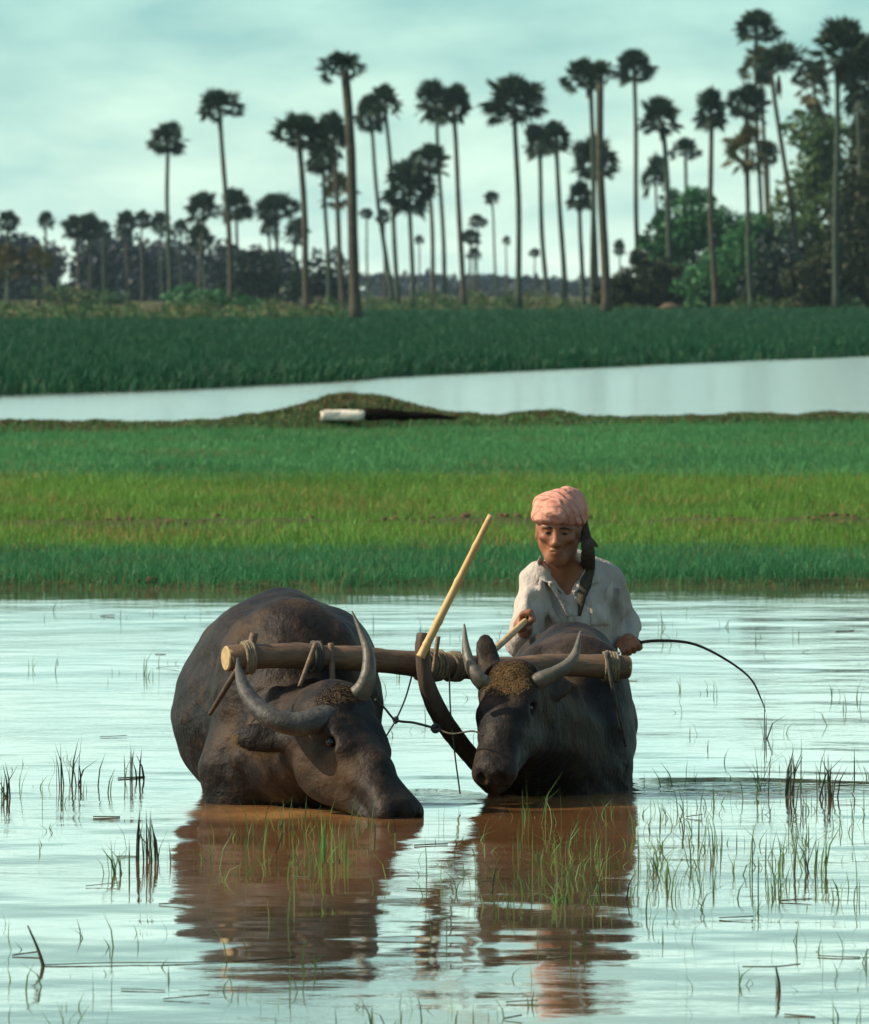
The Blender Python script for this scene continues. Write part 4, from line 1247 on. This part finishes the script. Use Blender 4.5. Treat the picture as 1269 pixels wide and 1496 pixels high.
def tree(name, px, Y, blobs_px, n, leaf_px, mat, label, cat, stems=3, seed=0, group=None):
    m = Y / F_PX; r_ = np.random.default_rng(seed + int(px))
    base = np.array([X_at(px, Y), Y, float(terrain(X_at(px, Y), Y)) - .05])
    root = empty(name, base); tag(root, label, cat, group)
    mb = MB(); bl = []
    for (bx, by_, rx, ry) in blobs_px:
        bl.append((P(bx, by_, Y + r_.uniform(-.4, .4) * rx * m), (rx * m, rx * m * .9, ry * m)))
        for _ in range(5):                      # smaller knobs round each clump break its outline
            a = r_.uniform(0, 6.28); q = r_.uniform(.75, 1.05)
            bl.append((P(bx + rx * q * math.cos(a), by_ + ry * q * math.sin(a), Y + r_.uniform(-.7, .7) * rx * m), (rx * m * .33, rx * m * .3, ry * m * .33)))
    foliage(mb, bl, n, leaf_px * m, r_)
    mb.build("crown", mat, root, False, base)
    mb = MB()
    for i in range(stems):
        b = bl[(i * 6) % len(bl)]
        e_ = np.asarray(b[0]); s0 = base + np.array([r_.uniform(-.3, .3), r_.uniform(-.2, .2), 0])
        mb.tube(smooth_path([s0, (s0 * .6 + e_ * .4) + r_.normal(0, .15, 3), e_], 8), np.linspace(.11, .03, 8) * max(1, Y / 600), 7)
    mb.build("trunk", M_stem, root, True, base)
    return root


tree("bush", 365, 860, [(372, 400, 40, 30), (345, 412, 26, 24), (392, 418, 18, 20)], 1800, 4, M_bush_d, "round dark bush right of the tall lone palm's trunk", "bush")
tree("bush", 462, 800, [(468, 400, 34, 36), (440, 420, 30, 26), (495, 420, 20, 26)], 1800, 4, M_bush_d, "dark bush behind the thick trunk and the foremost bare trunk", "bush")
tree("bush", 300, 700, [(275, 438, 40, 18), (315, 440, 30, 14), (350, 442, 30, 14)], 1600, 3.5, M_bush_g, "low green bush between the two lone palms' trunks", "bush")
tree("tree", 1012, 760, [(1015, 325, 52, 46), (980, 345, 38, 36), (1058, 340, 44, 40), (1020, 385, 70, 46), (962, 380, 34, 36), (1090, 370, 40, 40)], 12000, 4, M_bush_g,
     "leafy bright green tree standing in the middle of the right thicket", "tree", 4)
tree("bush", 930, 700, [(905, 428, 32, 28), (945, 412, 40, 38), (985, 425, 48, 34)], 7000, 4, M_bush_b, "olive bush at the left end of the right thicket", "bush")
tree("bush", 1080, 690, [(1035, 415, 50, 42), (1085, 390, 48, 58), (1075, 428, 60, 32), (1110, 360, 30, 40)], 11000, 4, M_bush_g, "broad deep green bush below the leafy bright tree", "bush", 4)
tree("bush", 1140, 680, [(1140, 400, 44, 54), (1170, 425, 50, 36), (1120, 428, 36, 32)], 9000, 4, M_bush_d, "very dark bush between the green thicket and the brown one", "bush", 4)
tree("bush", 1235, 660, [(1235, 390, 56, 60), (1268, 345, 50, 74), (1192, 410, 44, 44), (1250, 425, 66, 36)], 14000, 4.2, M_bush_b, "large brownish dark thicket filling the right edge at field level", "bush", 5)
tree("tree", 1255, 690, [(1262, 290, 40, 58), (1238, 330, 34, 44), (1285, 240, 40, 80)], 8000, 4, M_bush_b, "olive brown tree rising above the thicket at the right edge", "tree", 3)
tree("bamboo_clump", 1185, 740, [(1190, 240, 32, 60), (1178, 190, 30, 30), (1205, 300, 40, 46), (1165, 290, 32, 50), (1150, 340, 44, 34), (1195, 350, 50, 36), (1215, 240, 30, 60)], 4600, 5, M_bamb,
     "airy pale green bamboo clump showing sky between its leaves", "bamboo", 6)
tree("bush", 120, 900, [(90, 430, 40, 14), (150, 436, 40, 12)], 1200, 3.5, M_under, "low tan green bush in front of the dark wood at the left", "bush")

# far dark wood on the left, and the blue strip of wood on the horizon
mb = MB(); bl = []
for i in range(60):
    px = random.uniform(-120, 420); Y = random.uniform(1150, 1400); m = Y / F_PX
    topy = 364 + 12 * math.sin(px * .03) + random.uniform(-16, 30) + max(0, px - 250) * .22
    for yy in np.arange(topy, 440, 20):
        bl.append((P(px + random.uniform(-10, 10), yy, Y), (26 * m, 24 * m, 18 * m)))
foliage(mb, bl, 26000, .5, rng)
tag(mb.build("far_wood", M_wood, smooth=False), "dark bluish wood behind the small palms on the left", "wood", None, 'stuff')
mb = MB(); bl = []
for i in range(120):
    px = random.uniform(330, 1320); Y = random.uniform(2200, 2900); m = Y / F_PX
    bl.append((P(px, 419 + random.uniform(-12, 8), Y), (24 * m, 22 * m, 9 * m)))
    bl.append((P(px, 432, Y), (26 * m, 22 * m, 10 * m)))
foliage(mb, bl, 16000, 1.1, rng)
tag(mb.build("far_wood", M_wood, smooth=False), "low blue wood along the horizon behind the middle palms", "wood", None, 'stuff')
# undergrowth along the far side of the rice
mb = MB(); bl = []
for i in range(420):
    px = random.uniform(-160, 1420)
    left = px < 500
    Y = random.uniform(452, 620) if left else random.uniform(625, 900)
    m = Y / F_PX
    h_ = random.uniform(10, 30) if left else random.choice((6, 9, 12, 26))
    zb = float(terrain(X_at(px, Y), Y)); c = np.array([X_at(px, Y), Y, zb + h_ * m * .4])
    bl.append((c, (random.uniform(10, 26) * m, .8, h_ * m * .6)))
foliage(mb, bl, 42000, .11, rng)
tag(mb.build("undergrowth", M_under, smooth=False), "tangled tan and green undergrowth along the far side of the rice field", "undergrowth", None, 'stuff')
M_straw = simple("straw", (.06, .043, .026), (.13, .09, .055), 3, .95, .1, 6)
mb = MB()
cst = P(978, 441, 640); m = 640 / F_PX
mb.tube([cst + np.array([0, 0, -12 * m + i * 1.6 * m]) for i in range(8)], [x * m for x in (17, 16, 15, 14, 12, 9, 6, 1)], 14, wob=.12)
tag(mb.build("straw_heap", M_straw), "small tan straw heap against the olive bush at the thicket's left end", "straw heap")

# ------------------------------------------------------------------ plants standing in the near water
M_seed = leafy("seedling_green", (.04, .10, .03), (.15, .27, .07), 2, .35, (.03, .028, .018), .0, 1.5)
M_seed_d = leafy("seedling_dark", (.018, .03, .018), (.05, .06, .03), 2, .2)
M_stub = simple("dead_stalk", (.04, .045, .03), (.10, .10, .06), 20, .9)
pts, hts = [], []


def tuftpts(x, y, n, spread, h):
    for _ in range(n):
        pts.append((x + random.gauss(0, spread), y + random.gauss(0, spread * 1.5), -.03)); hts.append(h * random.uniform(.6, 1.2))


for i in range(640):
    Y = 1 / random.uniform(1 / 49.5, 1 / 20.0)
    x = random.uniform(-.056, .056) * Y
    if wob(np.float64(x * 1.3 + Y * .4), 1.9) + wob(np.float64(Y), .7, x) < random.uniform(-1.4, .9): continue
    if 29.2 < Y < 33.4 and -1.05 < x < .75: continue
    tuftpts(x, Y, random.randint(1, 3), .025, random.uniform(.03, .10))
for i in range(80):          # denser growth in front of the right buffalo
    px, py = random.gauss(860, 95), random.uniform(1185, 1340); Y = EYE * F_PX / (py - HOR)
    tuftpts(X_at(px, Y), Y, random.randint(2, 5), .03, random.uniform(.06, .13))
for i in range(40):
    px, py = random.gauss(440, 55), random.uniform(1195, 1290); Y = EYE * F_PX / (py - HOR)
    tuftpts(X_at(px, Y), Y, random.randint(2, 4), .025, random.uniform(.05, .12))
for i in range(60):
    px, py = random.uniform(940, 1290), random.uniform(1130, 1330); Y = EYE * F_PX / (py - HOR)
    tuftpts(X_at(px, Y), Y, random.randint(2, 6), .02, random.uniform(.05, .14))
blades(np.array(pts), np.array(hts) + .02, .0040, .38, M_seed, "rice_seedlings", "sparse green rice seedlings standing in the flooded plot", "rice")
# floating and broken stems lying on the water
mb = MB()
for i in range(46):
    Y = 1 / random.uniform(1 / 49, 1 / 21.0); x = random.uniform(-.055, .055) * Y
    if 29.2 < Y < 33.4 and -1.05 < x < .75: continue
    L_ = random.uniform(.03, .12); a = random.gauss(0, .35)
    p0 = np.array([x, Y, .003]); p1 = p0 + np.array([L_ * math.cos(a), L_ * math.sin(a) * 2, random.uniform(-.003, .01)])
    mb.tube(smooth_path([p0, (p0 + p1) / 2 + np.array([0, random.gauss(0, .1) * L_, 0]), p1], 8), random.uniform(.0012, .0024), 5)
tag(mb.build("floating_stems", M_stub), "thin dead stems floating flat on the shallow water", "plant debris", None, 'stuff')


def water_tuft(name, px, py, h_px, n, spread_px, mat, label, cat, lean=.3):
    lean *= .7
    Y = EYE * F_PX / (py - HOR); m = Y / F_PX; x = X_at(px, Y)
    p = np.stack([rng.normal(x, spread_px * m * .5, n), rng.normal(Y, .03, n), np.full(n, -.02)], 1)[:max(6, int(n * .6))]
    o = blades(p, h_px * m + .01, .0062, lean, mat, name, label, cat, kind='thing', loc=(x, Y, 0))
    o["group"] = "plant tufts standing out of the water"
    return o


water_tuft("rice_tuft", 8, 1166, 48, 26, 26, M_seed_d, "dark leafy tuft cut by the left edge of the picture", "tuft", .5)
water_tuft("rice_tuft", 218, 1258, 70, 30, 20, M_seed_d, "tall dark pointed tuft in the water left of the brown reflection", "tuft", .25)
water_tuft("rice_tuft", 168, 1276, 50, 20, 24, M_seed, "yellow green tuft beside the tall dark pointed tuft", "tuft", .4)
water_tuft("rice_tuft", 104, 1148, 64, 24, 34, M_seed_d, "tall thin dark tuft standing left of the broad buffalo's flank", "tuft", .35)
water_tuft("rice_tuft", 190, 1140, 46, 20, 20, M_seed_d, "low wide tuft close to the broad buffalo's left side", "tuft", .3)
water_tuft("rice_tuft", 1148, 1160, 70, 24, 22, M_seed_d, "dark tuft standing in the blue shadowed water right of the buffaloes", "tuft", .25)
water_tuft("rice_tuft", 1212, 1166, 56, 26, 26, M_seed_d, "leafy dark tuft farthest right along the blue shadowed water", "tuft", .45)
water_tuft("rice_tuft", 1186, 1276, 72, 20, 36, M_seed, "spreading two-pronged tuft near the right edge", "tuft", .5)
water_tuft("rice_tuft", 1120, 1080, 60, 8, 14, M_seed_d, "thin forked stalks just below the tip of the switch", "tuft", .6)
water_tuft("rice_tuft", 478, 1262, 66, 26, 30, M_seed, "bright green upright tuft in front of the broad buffalo", "tuft", .2)
for px0, py0, px1, py1, lab in ((40, 1352, 66, 1412, "dead bent stalk slanting from the water at the lower left"), (1137, 1452, 1133, 1412, "short dead stump poking up at the lower right")):
    Yb = EYE * F_PX / (max(py0, py1) - HOR)
    mb = MB(); a, b = (P(px0, py0, Yb), P(px1, py1, Yb)) if py1 > py0 else (P(px1, py1, Yb), P(px0, py0, Yb))
    b[2] = -.02
    mb.tube(smooth_path([a, a * .5 + b * .5 + np.array([.004, 0, 0]), b], 8), np.linspace(.002, .006, 8), 7)
    if px0 < 100: mb.tube(smooth_path([b + [0, 0, .022], b + [.15, .05, .024], b + [.42, .1, .022], b + [.62, .3, .021]], 10), .0013, 6)
    else: mb.tube(smooth_path([a + [-.08, 0, .0], a, a + [.06, .03, .004]], 8), .0018, 6)
    tag(mb.build("dead_stalk", M_stub), lab, "stalk")

# ------------------------------------------------------------------ air
HAZE = 0.000045
if HAZE:
    t = NT("air_haze"); t.t.nodes.remove(t.bsdf)
    pv = t.n('ShaderNodeVolumePrincipled'); pv.inputs['Color'].default_value = (.62, .88, 1, 1); pv.inputs['Density'].default_value = HAZE
    t.l(pv.outputs[0], t.out.inputs['Volume'])
    x0, x1, y0, y1, z0, z1 = -2600, 2600, -60, 3700, -1.6, 45
    mb = MB()
    mb.add([(x0, y0, z0), (x1, y0, z0), (x1, y1, z0), (x0, y1, z0), (x0, y0, z1), (x1, y0, z1), (x1, y1, z1), (x0, y1, z1)],
           quads=[(0, 3, 2, 1), (4, 5, 6, 7), (0, 1, 5, 4), (1, 2, 6, 5), (2, 3, 7, 6), (3, 0, 4, 7)])
    tag(mb.build("haze", t.m, smooth=False), kind='stuff')
